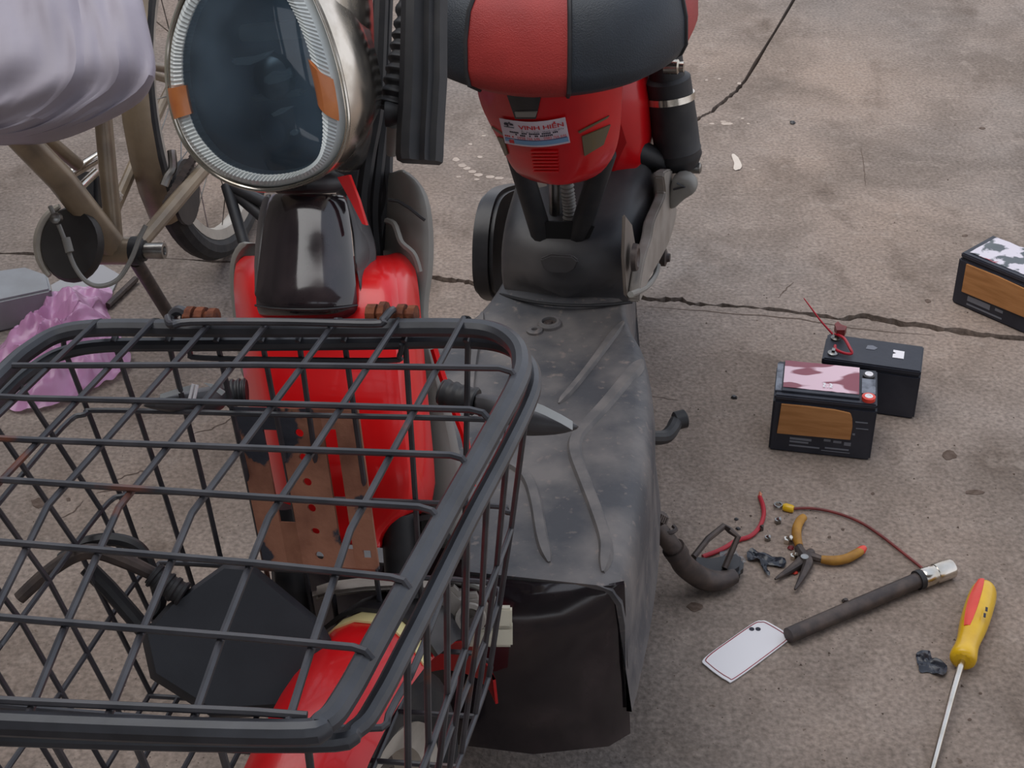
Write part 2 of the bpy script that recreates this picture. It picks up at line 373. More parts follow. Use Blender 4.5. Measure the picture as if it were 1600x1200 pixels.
# tread ribs on the footboard (raised flat strips)
def rib(px, wd, closed=False, k=5, mir=False, h=.004):
    pts = [bw(x, y, FW+.001) for x, y in px]
    uvw = [Vector(((p-BO).dot(Au), (p-BO).dot(Av), (p-BO).dot(Aw))) for p in pts]
    if mir: uvw = [Vector((q.x, -q.y, q.z)) for q in uvw]
    pts = cr([B(*q) for q in uvw], k)
    rings = []
    for i, p in enumerate(pts):
        d = (pts[min(i+1, len(pts)-1)]-pts[max(i-1, 0)]).normalized(); s = Aw.cross(d).normalized()
        q = wd if not isinstance(wd, tuple) else lerp(wd[0], wd[1], i/(len(pts)-1))
        ef = min(1, .25+1.2*min(i, len(pts)-1-i)/4); rings.append([p-s*q*ef-Aw*.003, p-s*q*.6*ef+Aw*h*ef, p+s*q*.6*ef+Aw*h*ef, p+s*q*ef-Aw*.003])
    return loft(rings)
R1 = [(974, 502), (948, 537), (920, 575), (890, 612), (873, 630)]
R2 = [(1003, 562), (980, 590), (945, 632), (912, 668), (899, 688), (899, 712), (912, 748), (930, 795), (946, 848), (942, 893)]
R3 = [(858, 878), (846, 838), (838, 790), (828, 755), (812, 733), (788, 722), (765, 722)]
for r_, wd in ((R1, (.007, .005)), (R2, (.011, .008)), (R3, .008)):
    obj('tread_rib', rib(r_, wd), M_footrib, bike); obj('tread_rib', rib(r_, wd, mir=True), M_footrib, bike)
# bolt well at the back of the footboard
c = bw(858, 500, FW+.008); well = obj('bolt_well', disc_stack(c-Aw*.02, Aw, [(0, .016), (.016, .0155), (.019, .013), (.019, .010), (.012, .0085), (.004, .008)], 24), M_footrib, bike)
obj('bolt', disc_stack(c-Aw*.014, Aw, [(0, .0078), (.010, .0078), (.010, .005), (.012, .0035)], 12), M_darksteel, well)
c = bw(835, 513, FW+.005); obj('screw_boss', disc_stack(c-Aw*.012, Aw, [(0, .011), (.010, .0105), (.011, .009), (.011, .004), (.006, .003)], 18), M_foot, bike)
# ---- rear cover (black box rising behind the footboard)
rings = []
for u, w0, w1, hv, rr in ((-.204, .325, .350, .088, .02), (-.212, .325, .41, .09, .03), (-.235, .33, .432, .094, .035), (-.28, .32, .45, .098, .03), (-.34, .30, .47, .1, .03), (-.42, .28, .49, .1, .03)):
    rg = []
    for s, t in ((-1, 0), (-1.0, .55), (-.97, .8), (-.86, .95), (-.65, 1), (-.33, 1), (0, 1), (.33, 1), (.65, 1), (.86, .95), (.97, .8), (1.0, .55), (1, 0), (.5, 0), (-.5, 0)):
        rg.append(B(u+.026*(1-s*s)*(1 if u > -.22 else .6 if u > -.25 else 0), .01+hv*s, lerp(w0, w1, t)))
    rings.append(rg)
rcov = obj('battery_cover', loft(rings), M_cover, bike, sub=1, ang=60)
# raised plate on the front of the cover and the recess rim round the seat tubes
plate = [bu(x, y, -.183) for x, y in ((845, 402), (862, 395), (895, 397), (905, 405), (900, 418), (886, 425), (860, 424), (850, 416))]
obj('cover_boss', prism(plate, Au*.006), M_cover, rcov, bevel=.002)
seam = [B(-.200+.0275*(1-s_*s_), .01+.09*s_, FW+.013*(1-.35*s_*s_)) for s_ in [-1+q/8 for q in range(17)]]
obj('cover_seam', tube(seam, .0022, 6), M_blkrub, rcov)
obj('cover_side_hole', disc_stack(bv(975, 395, .108), Av, [(0, .006), (.002, .006), (.002, .004), (-.002, .003)], 14), M_blkrub, rcov)
# ---- seat tubes and corrugated loom
def seg(p, q, r, n=12): return tube([p, lerp(p, q, .5), q], r, n)
obj('seat_tube', seg(bu(848, 372, -.22), bu(807, 238, -.20), .0145), M_blkrub, bike)
obj('seat_tube', seg(bu(903, 372, -.22), bu(946, 238, -.20), .0145), M_blkrub, bike)
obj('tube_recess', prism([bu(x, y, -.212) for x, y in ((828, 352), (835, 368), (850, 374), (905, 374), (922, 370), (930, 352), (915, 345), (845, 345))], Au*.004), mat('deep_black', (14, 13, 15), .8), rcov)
pts = cr([bu(x, y, -.235) for x, y in ((884, 262), (887, 300), (890, 330), (888, 368))], 12)
obj('corrugated_hose', tube(pts, [.0095 if i % 2 else .0075 for i in range(len(pts))], 12), M_shield, bike)
obj('seat_post', seg(bu(868, 366, -.25), bu(868, 240, -.25), .009), M_steel, bike)
# ---- saddle
def splan(ang):   # plan outline, ang from nose (0) around
    c_, s_ = math.cos(ang), math.sin(ang)
    u = -.23+.17*math.copysign(abs(c_)**.72, c_); half = .165 if c_ < 0 else .165
    v = .015+half*math.copysign(abs(s_)**.78, s_)
    return u, v
lv = [(.668, .86), (.679, .965), (.702, 1.0), (.735, 1.0), (.765, .965), (.785, .88), (.797, .72), (.802, .4)]
N_ = 64; sv, sf = [], []
for w_, k in lv:
    for j in range(N_):
        a = 2*math.pi*j/N_; u, v = splan(a)
        lift = .02*max(0, math.cos(a)) if w_ < .7 else 0
        sv.append(B(-.23+(u+.23)*k - (w_-.66)*.28*max(0, math.cos(a)), .015+(v-.015)*k, w_+.012*abs(math.sin(a))*(1 if w_ < .7 else 0)))
for i in range(len(lv)-1):
    for j in range(N_): sf.append((i*N_+j, i*N_+(j+1) % N_, (i+1)*N_+(j+1) % N_, (i+1)*N_+j))
top = tuple((len(lv)-1)*N_+j for j in range(N_)); bot = tuple(range(N_))[::-1]
def jof(f): return f[0] % N_
JR = 4
redf = [f for f in sf if jof(f) < 2 or jof(f) >= N_-JR]
sider = [f for f in sf if 14 <= jof(f) <= 30 or N_-31 <= jof(f) <= N_-15]
blkf = [f for f in sf if f not in redf and f not in sider]
def pick(vs, fs):
    ids = sorted({i for f in fs for i in f}); mp = {i: k for k, i in enumerate(ids)}
    return [vs[i] for i in ids], [tuple(mp[i] for i in f) for f in fs]
saddle = obj('saddle', pick(sv, blkf+[top, bot]), M_leather_b, bike, ang=80)
obj('saddle_front_panel', pick(sv, redf), M_leather_r, saddle, ang=80, label='dull red leather front panel')
obj('saddle_side_panel', pick(sv, [f for f in sider if jof(f) < 32]), M_leather_r, saddle, ang=80)
obj('saddle_side_panel', pick(sv, [f for f in sider if jof(f) >= 32]), M_leather_r, saddle, ang=80)
for j in (2, N_-JR, 14, N_-14):
    obj('piping', tube([sv[i*N_+j]+(sv[i*N_+j]-B(-.23, .015, .71)).normalized()*.0005 for i in range(len(lv))], .0028, 6), M_blkrub, saddle)
# ---- red cover under the saddle
SC = [(105, 738, 978), (140, 742, 975), (165, 748, 974), (190, 760, 973), (215, 774, 970), (240, 786, 964), (262, 797, 950), (277, 812, 934), (286, 840, 905)]
rows = []
def scp(x, y, xl, xr):
    t = (x-(xl+xr)/2)/((xr-xl)/2); return bu(x, y, -.085-.055*abs(t)**2.6-.0004*(y-140)*.6)
for y, xl, xr in SC:
    rows.append([scp(lerp(xl, xr, i/16), y-(5*math.sin(math.pi*i/16) if y > 270 else 0)*-1, xl, xr) for i in range(17)])
shell = obj('seat_cover', sheet(rows, .004, up=Au), M_red, bike, sub=1, ang=70, label='glossy red plastic cover under the saddle')
def SCP(x, y, off=.0015):
    for (y0, l0, r0), (y1, l1, r1) in zip(SC[:-1], SC[1:]):
        if y0 <= y <= y1:
            t = (y-y0)/(y1-y0); return scp(x, y, lerp(l0, l1, t), lerp(r0, r1, t))+Au*off
    return scp(x, y, *SC[0][1:])+Au*off
def decal(quad, nx, ny, off, th=.0006, m=None, name='', parent=None, sag=0):
    """thin plate following the red cover; quad = TL TR BR BL in photo pixels"""
    rows = []
    for j in range(ny+1):
        r = []
        for i in range(nx+1):
            s, t = i/nx, j/ny
            x = lerp(lerp(quad[0][0], quad[1][0], s), lerp(quad[3][0], quad[2][0], s), t); y = lerp(lerp(quad[0][1], quad[1][1], s), lerp(quad[3][1], quad[2][1], s), t)
            r.append(SCP(x, y+sag*math.sin(math.pi*s), off))
        rows.append(r)
    return obj(name, sheet(rows, th, up=Au), m, parent)
decal([(793, 146), (847, 146), (838, 184), (806, 184)], 6, 6, .004, .003, M_blk, 'latch_recess', shell)
decal([(806, 172), (841, 172), (838, 180), (808, 180)], 4, 2, .006, .003, M_shield, 'latch', shell)
decal([(910, 213), (955, 194), (944, 225), (914, 243)], 8, 6, .0025, .002, M_olive, 'reflector', shell)
decal([(777, 213), (787, 216), (794, 240), (790, 243)], 5, 5, .0025, .002, M_olive, 'reflector', shell)
decal([(904, 205), (953, 180), (950, 184), (906, 208)], 10, 2, .0018, .0015, M_olive, 'trim_line', shell)
decal([(768, 197), (787, 209), (786, 211), (769, 200)], 6, 2, .0018, .0015, M_olive, 'trim_line', shell)
for k in range(7):
    y = 235+k*5.2; decal([(829+k*.8, y), (872+k*.2, y), (872+k*.2, y+2.6), (829+k*.8, y+2.6)], 4, 1, .003, .003, M_red, 'vent_ridge', shell)
# sticker
SQ = [(781, 183), (884, 181.5), (892, 221), (790, 222)]; SAG = 6.5
def stk(s, t, off):
    x = lerp(lerp(SQ[0][0], SQ[1][0], s), lerp(SQ[3][0], SQ[2][0], s), t); y = lerp(lerp(SQ[0][1], SQ[1][1], s), lerp(SQ[3][1], SQ[2][1], s), t)
    return SCP(x, y+SAG*math.sin(math.pi*s)**1, off)
def stkpatch(s0, s1, t0, t1, off, m, name, parent, th=.0004):
    return obj(name, sheet([[stk(lerp(s0, s1, i/12), lerp(t0, t1, j/4), off) for i in range(13)] for j in range(5)], th, up=Au), m, parent)
sticker = stkpatch(0, 1, 0, 1, .0035, M_stk, 'sticker', shell); sticker['label'] = 'white shop sticker with red heading and blue band'
stkpatch(.03, .97, .74, .755, .0041, M_navy, 'sticker_line', sticker)
stkpatch(.16, .985, .77, .93, .0041, M_inkblue, 'sticker_band', sticker)
stkpatch(.02, .10, .76, .88, .0041, M_inkblue, 'sticker_band', sticker)
stkpatch(.08, .15, .80, .93, .0043, M_inkred, 'sticker_mark', sticker)
def text_on(txt, s0, s1, t0, t1, m, off=.0042, bold=0):
    cu = bpy.data.curves.new('txt', 'FONT'); cu.body = txt; cu.offset = bold
    to = bpy.data.objects.new('txt', cu); COL.objects.link(to); bpy.context.view_layer.update()
    me = bpy.data.meshes.new_from_object(to.evaluated_get(bpy.context.evaluated_depsgraph_get())); bpy.data.objects.remove(to)
    V_ = [v.co.copy() for v in me.vertices]; F_ = [tuple(p.vertices) for p in me.polygons]
    x0, x1 = min(v.x for v in V_), max(v.x for v in V_); y0, y1 = 0.0, max(v.y for v in V_)
    vs = [stk(lerp(s0, s1, (v.x-x0)/(x1-x0)), lerp(t1, t0, (v.y-y0)/(y1-y0)), off) for v in V_]
    return obj('sticker_text', (vs, F_), m, sticker)
text_on('VINH HIỂN', .27, .96, .07, .31, M_inkred, bold=.02)
text_on('Ắc quy • bình - nhanh - xe điện', .30, .95, .33, .43, M_ink)
text_on('0938 766 646 - 0982 766 646', .22, .97, .62, .72, M_inkred)
for k, (s0, s1, t) in enumerate(((.12, .26, .45), (.30, .90, .46), (.2, .23, .53), (.27, .8, .545), (.03, .18, .64))):
    n = int((s1-s0)/.028)
    for q in range(max(n, 1)):
        a = s0+q*.028
        if random.random() < .85: stkpatch(a, a+.019, t, t+.05, .0041, M_ink if t < .6 else M_inkred, 'sticker_print', sticker)
# small emblem: two battery shapes with a bolt
def spoly(pts, m):
    obj('sticker_emblem', prism([stk(s, t, .0041) for s, t in pts], Au*.0004), m, sticker)
spoly([(.06, .16), (.075, .12), (.13, .12), (.115, .2), (.13, .2), (.09, .3), (.105, .22), (.06, .22)], M_ink)
spoly([(.145, .05), (.15, .12), (.195, .14), (.2, .2), (.14, .2), (.15, .15), (.125, .15)], M_ink)
stkpatch(.05, .2, .27, .31, .0041, M_gry, 'sticker_print', sticker)
# ---- rear body, shock, swingarm, pegs, wheel
def bx(u0, u1, v0, v1, w0, w1): return box(B((u0+u1)/2, (v0+v1)/2, (w0+w1)/2), Au*((u1-u0)/2), Av*((v1-v0)/2), Aw*((w1-w0)/2))
rings = [[B(u, v*k, w_) for v, w_ in ((-.07, .42), (-.085, .5), (-.08, .6), (-.05, .66), (.05, .66), (.095, .6), (.1, .5), (.092, .40))] for u, k in ((-.32, .85), (-.36, 1), (-.5, 1.05), (-.7, .8), (-.85, .4))]
obj('rear_body', loft(rings), M_red, bike, sub=1, ang=60, label='red plastic rear side body')
obj('inner_mudguard', loft([[B(u, .012+v*k, .46+w_*k) for v, w_ in ((-.06, -.14), (-.065, .05), (-.03, .12), (.05, .13), (.09, .06), (.095, -.14))] for u, k in ((-.40, .85), (-.43, 1), (-.55, 1), (-.60, .8))]), M_blk, bike, sub=1, ang=60)
def rwp(a, r, v): return B(-.62+r*math.cos(a), v, .225+r*math.sin(a))
def wheel(name, ctr, Ax, Ay, Az, R_, tr, parent, spokes=0, hubw=.03, tire=M_tire, rimm=M_rimal):
    n = 64
    vs, fs = [], []
    for i in range(n):
        a = 2*math.pi*i/n; rd = Ax*math.cos(a)+Az*math.sin(a)
        for j in range(10):
            b = 2*math.pi*j/10; vs.append(ctr+rd*(R_-tr+tr*math.cos(b))+Ay*(tr*math.sin(b)))
    for i in range(n):
        for j in range(10): fs.append((i*10+j, i*10+(j+1) % 10, ((i+1) % n)*10+(j+1) % 10, ((i+1) % n)*10+j))
    t = obj(name, (vs, fs), tire, parent)
    vs, fs = [], []
    rp = [(R_-1.75*tr, -.7*tr), (R_-1.75*tr, .7*tr), (R_-2.6*tr, .55*tr), (R_-2.75*tr, 0), (R_-2.6*tr, -.55*tr)]
    for i in range(n):
        a = 2*math.pi*i/n; rd = Ax*math.cos(a)+Az*math.sin(a)
        for r, y in rp: vs.append(ctr+rd*r+Ay*y)
    for i in range(n):
        for j in range(5): fs.append((i*5+j, i*5+(j+1) % 5, ((i+1) % n)*5+(j+1) % 5, ((i+1) % n)*5+j))
    obj('wheel_rim', (vs, fs), rimm, t)
    obj('hub', disc_stack(ctr-Ay*hubw, Ay, [(0, .012), (0, .022), (.006, .022), (.008, .014), (2*hubw-.008, .014), (2*hubw-.006, .022), (2*hubw, .022), (2*hubw, .012)], 18), M_steel, t)
    for k in range(spokes):
        a = 2*math.pi*k/spokes; a2 = a+(.45 if k % 4 < 2 else -.45); s = 1 if k % 2 else -1
        obj('spoke', tube([ctr+Ay*(s*(hubw-.003))+(Ax*math.cos(a2)+Az*math.sin(a2))*.02, ctr+Ay*0+(Ax*math.cos(a)+Az*math.sin(a))*(R_-2.6*tr)], .0011, 5), M_steel, t)
    return t
wheel('rear_tire', B(-.62, -.045, .2), Au, Av, Aw, .2, .035, bike)
obj('hub_motor', disc_stack(B(-.62, -.095, .2), Av, [(0, .03), (.01, .08), (.09, .08), (.1, .03)], 24), M_darksteel, bike)
# shock
p0, p1 = bu(1034, 60, -.40), bu(1063, 262, -.40); dsh = (p1-p0); Ls = dsh.length; dsh.normalize()
sh = obj('rear_shock', disc_stack(p0, dsh, [(0, .012), (.0, .024), (Ls*.28, .024), (Ls*.30, .031), (Ls*.62, .032), (Ls*.84, .0315), (Ls*.85, .0325), (Ls*.87, .0315), (Ls*.9, .0325), (Ls*.92, .031), (Ls*.985, .025), (Ls, .016)], 28), M_blkrub, bike)
obj('chrome_clamp', disc_stack(p0+dsh*(Ls*.42), (dsh+Au*.12).normalized(), [(0, .0315), (0, .0338), (.009, .0338), (.009, .0315)], 28), M_chrome, sh)
pb = bu(1052, 104, -.36)
obj('shock_bolt', disc_stack(pb-Av*.012, Av, [(0, .010), (.018, .010), (.02, .007), (.026, .007), (.026, .003)], 12), M_chrome, sh)
obj('shock_eye', disc_stack(bu(1078, 262, -.40)-Av*.016, Av, [(0, .008), (.03, .008), (.032, .005)], 14), M_steel, sh)
obj('shock_mount', seg(bu(985, 232, -.36), bu(1040, 255, -.39), .017), M_blkrub, bike)
# swingarm, silver
SW = [(1022, 268), (1046, 268), (1041, 312), (1042, 335), (1030, 378), (1012, 412), (998, 436), (984, 470), (982, 462), (986, 430), (992, 400), (1001, 372), (1006, 345), (1017, 320), (1024, 300)]
obj('swingarm', prism(cr([bv(x, y, .113) for x, y in SW], 3, True), Av*.014), M_silver, bike, bevel=.004)
obj('side_bracket', prism([bv(x, y, .108) for x, y in ((972, 335), (983, 350), (988, 380), (987, 430), (983, 468), (974, 462), (970, 400))], Av*.004), mat('tan_dusty_side', (128, 116, 106), .6, c2=(110, 100, 92), scale=15), bike, bevel=.0015)  # tan tone paints the lit right side of the black cover
obj('pivot_cap', disc_stack(bv(989, 402, .118), Av, [(0, .018), (.006, .017), (.007, .012), (.004, .008)], 20), M_darksteel, bike)
PG = [(1046, 280), (1068, 275), (1084, 284), (1090, 298), (1084, 307), (1068, 314), (1056, 328), (1046, 333), (1040, 326), (1044, 306)]
peg = obj('foot_peg', loft([[lerp(bu(1064, 302, -.345), bu(x, y, -.345), k)-Au*d for x, y in PG] for k, d in ((.7, 0), (.95, .004), (1, .014), (.95, .028), (.7, .034))]), M_shield, bike, sub=1, ang=80)
obj('peg_groove', tube([bu(x, y, -.3435) for x, y in ((1052, 296), (1070, 292), (1058, 286))], .0016, 5), M_blk, peg)
# chain and drive clutter under the swingarm
for k in range(9):
    p = bv(lerp(1041, 1022, k/8)+(-1)**k*2, lerp(345, 410, k/8), .10); obj('chain_link', box(p, Au*.007, Av*.004, Aw*.006), M_darksteel, bike, bevel=.002)
obj('chain_tensioner', disc_stack(bv(1032, 402, .10), Av, [(0, .013), (.008, .013), (.01, .007), (.014, .006)], 14), M_darksteel, bike)
obj('brake_cable', tube([bv(x, y, .125) for x, y in ((1028, 414), (1024, 430), (1012, 446), (998, 455), (985, 460))], .004, 8, k=4), M_shield, bike)
# black round chain guard on the far side
cg = bv(812, 400, -.125)
rings = []
CGp = [(832, 290), (805, 291), (786, 302), (776, 325), (770, 360), (768, 400), (769, 440), (776, 466), (800, 470), (835, 440), (850, 380), (848, 320)]
rows_c = cr([bv(x, y, -.12) for x, y in CGp], 4, True)
cgo = obj('chain_guard', prism(rows_c, Av*-.03), M_blk, bike, bevel=.006)
c = bv(795, 315, -.135); obj('dome_nut', disc_stack(c+Au*.004, (Au+Aw*.5+Av*.4), [(-.01, .007), (0, .010), (.002, .010), (.003, .006), (.008, .005), (.010, .002)], 16), M_chrome, cgo)
obj('guard_slot', prism([bv(x, y, -.108) for x, y in ((817, 326), (824, 322), (826, 340), (820, 354), (813, 350))], Av*-.002), M_blkrub, cgo)
# silver frame bits seen below the red seat cover
obj('frame_lug', merge(seg(bu(838, 292, -.30), bu(868, 300, -.30), .009), seg(bu(860, 318, -.30), bu(885, 318, -.30), .012)), M_silver, bike)
# ---- kickstand on the near side
kp = [(1004, 800), (1030, 828), (1052, 856), (1068, 882), (1094, 902), (1122, 908), (1148, 900)]
kh = [.155, .13, .10, .065, .030, .018, .016]
pts = [G(x, y, h) for (x, y), h in zip(kp, kh)]
ks = obj('kickstand', tube(pts, [.0115, .0115, .012, .015, .0155, .014, .010], 12, k=5), M_darksteel, bike)
obj('stand_foot', prism([G(x, y, .004) for x, y in ((1074, 882), (1085, 905), (1115, 917), (1142, 918), (1160, 905), (1161, 888), (1150, 878), (1128, 882), (1108, 886))], Vector((0, 0, .02))), M_blk, ks, bevel=.006)
obj('stand_loop', tube([G(x, y, h) for x, y, h in ((1084, 870, .05), (1106, 842, .06), (1131, 822, .062), (1141, 829, .06), (1153, 839, .055), (1143, 862, .04), (1132, 888, .026))], .0045, 8), M_darksteel, ks)
sp0, sp1 = G(1008, 797, .17), G(1037, 813, .15); pts = []
for i in range(61):
    t = i/60; a, b, d = frame(sp1-sp0); an = t*2*math.pi*10; pts.append(lerp(sp0, sp1, t)+a*.008*math.cos(an)+b*.008*math.sin(an))
obj('stand_spring', tube(pts, .0018, 5), M_darksteel, ks)
obj('spring_hook', tube([G(x, y, .13) for x, y in ((1036, 812), (1033, 822), (1044, 832), (1056, 828), (1052, 822))], .003, 6, k=3), M_darksteel, ks)
obj('collar', disc_stack(G(1056, 862, .092), G(1068, 882, .065)-G(1030, 828, .13), [(-.008, .013), (-.008, .0155), (.008, .0155), (.008, .013)], 14), M_darksteel, ks)
obj('side_peg', tube([G(x, y, h) for x, y, h in ((1015, 684, .21), (1038, 683, .2), (1050, 672, .2), (1056, 660, .2), (1066, 655, .2))], .0095, 10, k=4), M_blkrub, bike)
obj('peg_tip', disc_stack(G(1062, 656, .2), Vector((1, .3, .1)), [(-.008, .010), (-.006, .0125), (.008, .0125), (.010, .009)], 14), M_blkrub, bike)
# ---- front body (red shell, glossy black panel, grey leg shield)
h18 = math.radians(17); r25 = math.radians(26)
nb = Vector((-math.sin(h18)*math.cos(r25), -math.cos(h18)*math.cos(r25), math.sin(r25))); pb0 = PZ(500, 600, 1.42)
sb = Vector((math.cos(h18), -math.sin(h18), 0)); ub = nb.cross(sb).normalized()
if ub.z < 0: ub = -ub
def FB(x, y, d=0.0): return PP(x, y, pb0-nb*d, nb)
BR = [(398, 374, 632, .10), (402, 368, 640, .085), (420, 362, 648, .05), (450, 360, 652, .03), (500, 365, 656, .02), (560, 372, 661, .015), (640, 385, 668, .015), (720, 400, 676, .02), (790, 416, 682, .03), (812, 424, 645, .035), (835, 436, 618, .035), (856, 560, 596, .035)]
rows = []
for y, xl, xr, dd in BR:
    r = []
    for i in range(15):
        t = -1+2*i/14; e = abs(t)
        r.append(FB(lerp(xl, xr, (t+1)/2), y, dd+.075*max(0, (e-.74)/.26)**1.8-.008*(1-e*e)))
    rows.append(r)
fshell = obj('front_shell', sheet(rows, .004, up=nb), M_redsh, bike, sub=1, ang=55, label='bright red front shell')
obj('shell_core', loft([[FB(x, y, d) for x, d in ((xl+22, .10), (xr-22, .10), (xr-24, .16), (xl+24, .16))] for y, xl, xr, _ in BR[2:9]]), M_blk, fshell)
# gloss black panel
PR = [(300, 424, 538), (312, 416, 546), (345, 410, 550), (390, 404, 554), (430, 399, 558), (465, 396, 561), (484, 398, 562), (496, 404, 560), (502, 412, 552)]
rows = []
for q, (y, xl, xr) in enumerate(PR):
    r = []
    for i in range(13):
        t = -1+2*i/12; e = abs(t)
        r.append(FB(lerp(xl, xr, (t+1)/2), y, -.012+.030*e**2.4+(.04*(1-q/5)**1.0 if q < 5 else (.02 if q == 8 else .006 if q == 7 else 0))))
    rows.append(r)
panel = obj('front_panel', sheet(rows, .004, up=nb), M_gloss, bike, sub=1, ang=60, label='glossy black panel below the headlight')
obj('panel_seam', tube([FB(x, y, -.0135+.030*abs((x-480)/80)**2.4) for x, y in ((399, 477), (420, 481), (450, 483), (480, 483.5), (510, 483), (540, 480), (558, 477))], .0012, 5, k=3), M_blkrub, panel)
obj('panel_flank', sheet([[FB(x, y, d) for x, d in zip(xs, ds)] for y, xs, ds in ((300, (537, 545, 552), (.07, .08, .10)), (345, (550, 562, 572), (.05, .06, .09)), (380, (553, 570, 585), (.04, .05, .08)), (405, (556, 572, 588), (.03, .05, .08)), (440, (558, 568, 578), (.025, .045, .07)), (470, (561, 565, 570), (.02, .04, .06)))], .004, up=nb), M_cover, panel, sub=1)
obj('panel_flank', sheet([[FB(x, y, d) for x, d in zip(xs, ds)] for y, xs, ds in ((300, (424, 418, 410), (.07, .08, .11)), (345, (410, 404, 399), (.05, .06, .1)), (405, (403, 399, 396), (.03, .05, .09)), (470, (397, 394, 392), (.02, .04, .07)))], .004, up=nb), M_cover, panel, sub=1)
obj('panel_neck', loft([[FB(x, y, d) for x, y, d in ((410, y0, .06), (480, y0-6, .035), (548, y0-3, .06), (540, y0-10, .15), (420, y0-10, .15))] for y0 in (312, 290, 268)]), M_cover, bike, sub=1)
obj('red_strip', prism([FB(x, y, .03) for x, y in ((527, 277), (545, 273), (560, 312), (572, 352), (566, 350), (548, 315))], -nb*.006), M_redsh, bike, label='red strip beside the black panel')
# grey leg shield
LSr = [(266, 606, 622), (262, 604, 640), (275, 600, 656), (305, 596, 673), (370, 592, 682), (430, 592, 681), (470, 590, 671), (500, 588, 668), (560, 586, 684), (640, 584, 708), (720, 582, 726), (800, 580, 736), (870, 585, 722)]
LS = [(268, 606, 634), (278, 602, 655), (305, 598, 673), (340, 594, 679), (380, 592, 682), (430, 592, 680), (470, 590, 672), (510, 588, 672), (560, 586, 684), (640, 584, 708), (720, 582, 726), (800, 580, 736), (860, 585, 724)]
rows = []
for y, xl, xr in LS:
    rows.append([FB(lerp(xl, xr, i/8), y, .115+.05*(1-i/8)-.02*math.sin(math.pi*i/8)+(.012 if i == 8 else 0)) for i in range(9)])
shield = obj('leg_shield', sheet(rows, .006, up=nb), M_shield, bike, sub=1, ang=60)
obj('shield_groove', tube([FB(x, y, .104) for x, y in ((607, 312), (622, 314), (640, 325), (656, 338), (664, 344))], .0016, 5), M_blkrub, shield)
obj('shield_ridge', tube([FB(x, y, d) for x, y, d in ((604, 345, .12), (616, 350, .11), (622, 365, .105), (628, 380, .10), (645, 395, .10), (652, 410, .10), (656, 425, .10))], .003, 6, k=3), M_shield, shield)
rows = [[FB(lerp(xl, xr, i/6), y, .13+.04*i/6) for i in range(7)] for y, xl, xr in ((375, 398, 420), (385, 384, 420), (395, 374, 420), (412, 364, 420), (450, 366, 420), (520, 374, 430), (600, 384, 440))]
obj('leg_shield', sheet(rows, .01, up=nb), M_shield, bike, sub=1)
obj('red_edge_trim', tube([FB(x, y, .112) for x, y in ((678, 545), (692, 590), (714, 650), (728, 690), (738, 760))], .004, 6, k=3), M_redsh, bike)
# ---- headlight, turned a little to the left
h26 = math.radians(25); nh = Vector((-math.sin(h26), -math.cos(h26), .20)).normalized(); ph0 = PZ(400, 150, 1.40)
def HP(x, y, d=0.0): return PP(x, y, ph0-nh*d, nh)
HO = [(385, -75), (330, -60), (288, -15), (264, 45), (257, 100), (262, 160), (280, 215), (310, 256), (350, 284), (400, 298), (450, 294), (500, 274), (528, 242), (540, 198), (535, 145), (521, 85), (500, 25), (470, -35), (430, -68)]
HI = [(382, -40), (345, -28), (316, 12), (299, 60), (295, 102), (300, 150), (315, 200), (345, 238), (376, 257), (420, 267), (468, 262), (495, 246), (503, 218), (500, 168), (489, 112), (472, 55), (452, 10), (430, -20), (408, -36)]
ho = cr([HP(x, y) for x, y in HO], 8, True); hi = cr([HP(x, y) for x, y in HI], 8, True)
hc = HP(400, 120)
nh_ = len(ho)
head = obj('headlight', loft([[lerp(hc, p, k)-nh*d for p in ho] for d, k in ((.004, .985), (0, 1.0), (.012, 1.012), (.03, 1.0), (.06, .93), (.10, .78), (.125, .5))], cap=False), M_chrome, bike, ang=60, label='large rounded headlight with frosted ring and amber side segments')
obj('bezel', tube([p-nh*.004 for p in ho], .0022, 8, closed=True), M_chrome, head)
# frosted ring with fine radial ticks
nn = nh_*2; vs, fs = [], []
for i in range(nn):
    a = i/2; i0 = int(a) % nh_; i1 = (i0+1) % nh_; t = a-int(a)
    po = lerp(lerp(ho[i0], ho[i1], t), hc, .025); pi_ = lerp(hi[i0], hi[i1], t)
    tick = .0013 if i % 2 else -.0003
    vs += [po-nh*.006, lerp(po, pi_, .22)+nh*.002, lerp(po, pi_, .5)+nh*(.006+tick), lerp(po, pi_, .8)+nh*(.004+tick), pi_-nh*.003, pi_-nh*.02]
for i in range(nn):
    for j in range(5): fs.append((i*6+j, i*6+j+1, ((i+1) % nn)*6+j+1, ((i+1) % nn)*6+j))
obj('light_guide', (vs, fs), M_frost, head, ang=18, label='frosted pale ring with fine ticks')
def amber(x0, y0, y1, side):
    idx = [i for i in range(nh_) if (ho[i]-hc).dot(Rv)*side > 0]
    pr = []
    for i in range(nh_):
        q = ho[i]; d = q-Cv; z = d.dot(Fv); py = 600+FPX*d.dot(Dv)/z
        if (q-hc).dot(Rv)*side > 0 and y0 < py < y1: pr.append(i)
    pr.sort(key=lambda i: (ho[i]-Cv).dot(Dv)/(ho[i]-Cv).dot(Fv))
    rows = [[lerp(lerp(ho[i], hc, .05), hi[i], t)+nh*(.0035+.006*math.sin(math.pi*t)) for t in (0, .25, .5, .75, 1.0)] for i in pr]
    obj('amber_segment', sheet(rows, .003, up=nh), M_amber, head)
amber(0, 122, 192, 1); amber(0, 132, 192, -1)
bowl = obj('reflector_bowl', loft([[lerp(hc, p, k)-nh*d for p in hi] for d, k in ((.002, 1), (.02, .97), (.05, .85), (.075, .55), (.08, .2), (.0801, .001))], cap=False), M_bowl, head, ang=60)
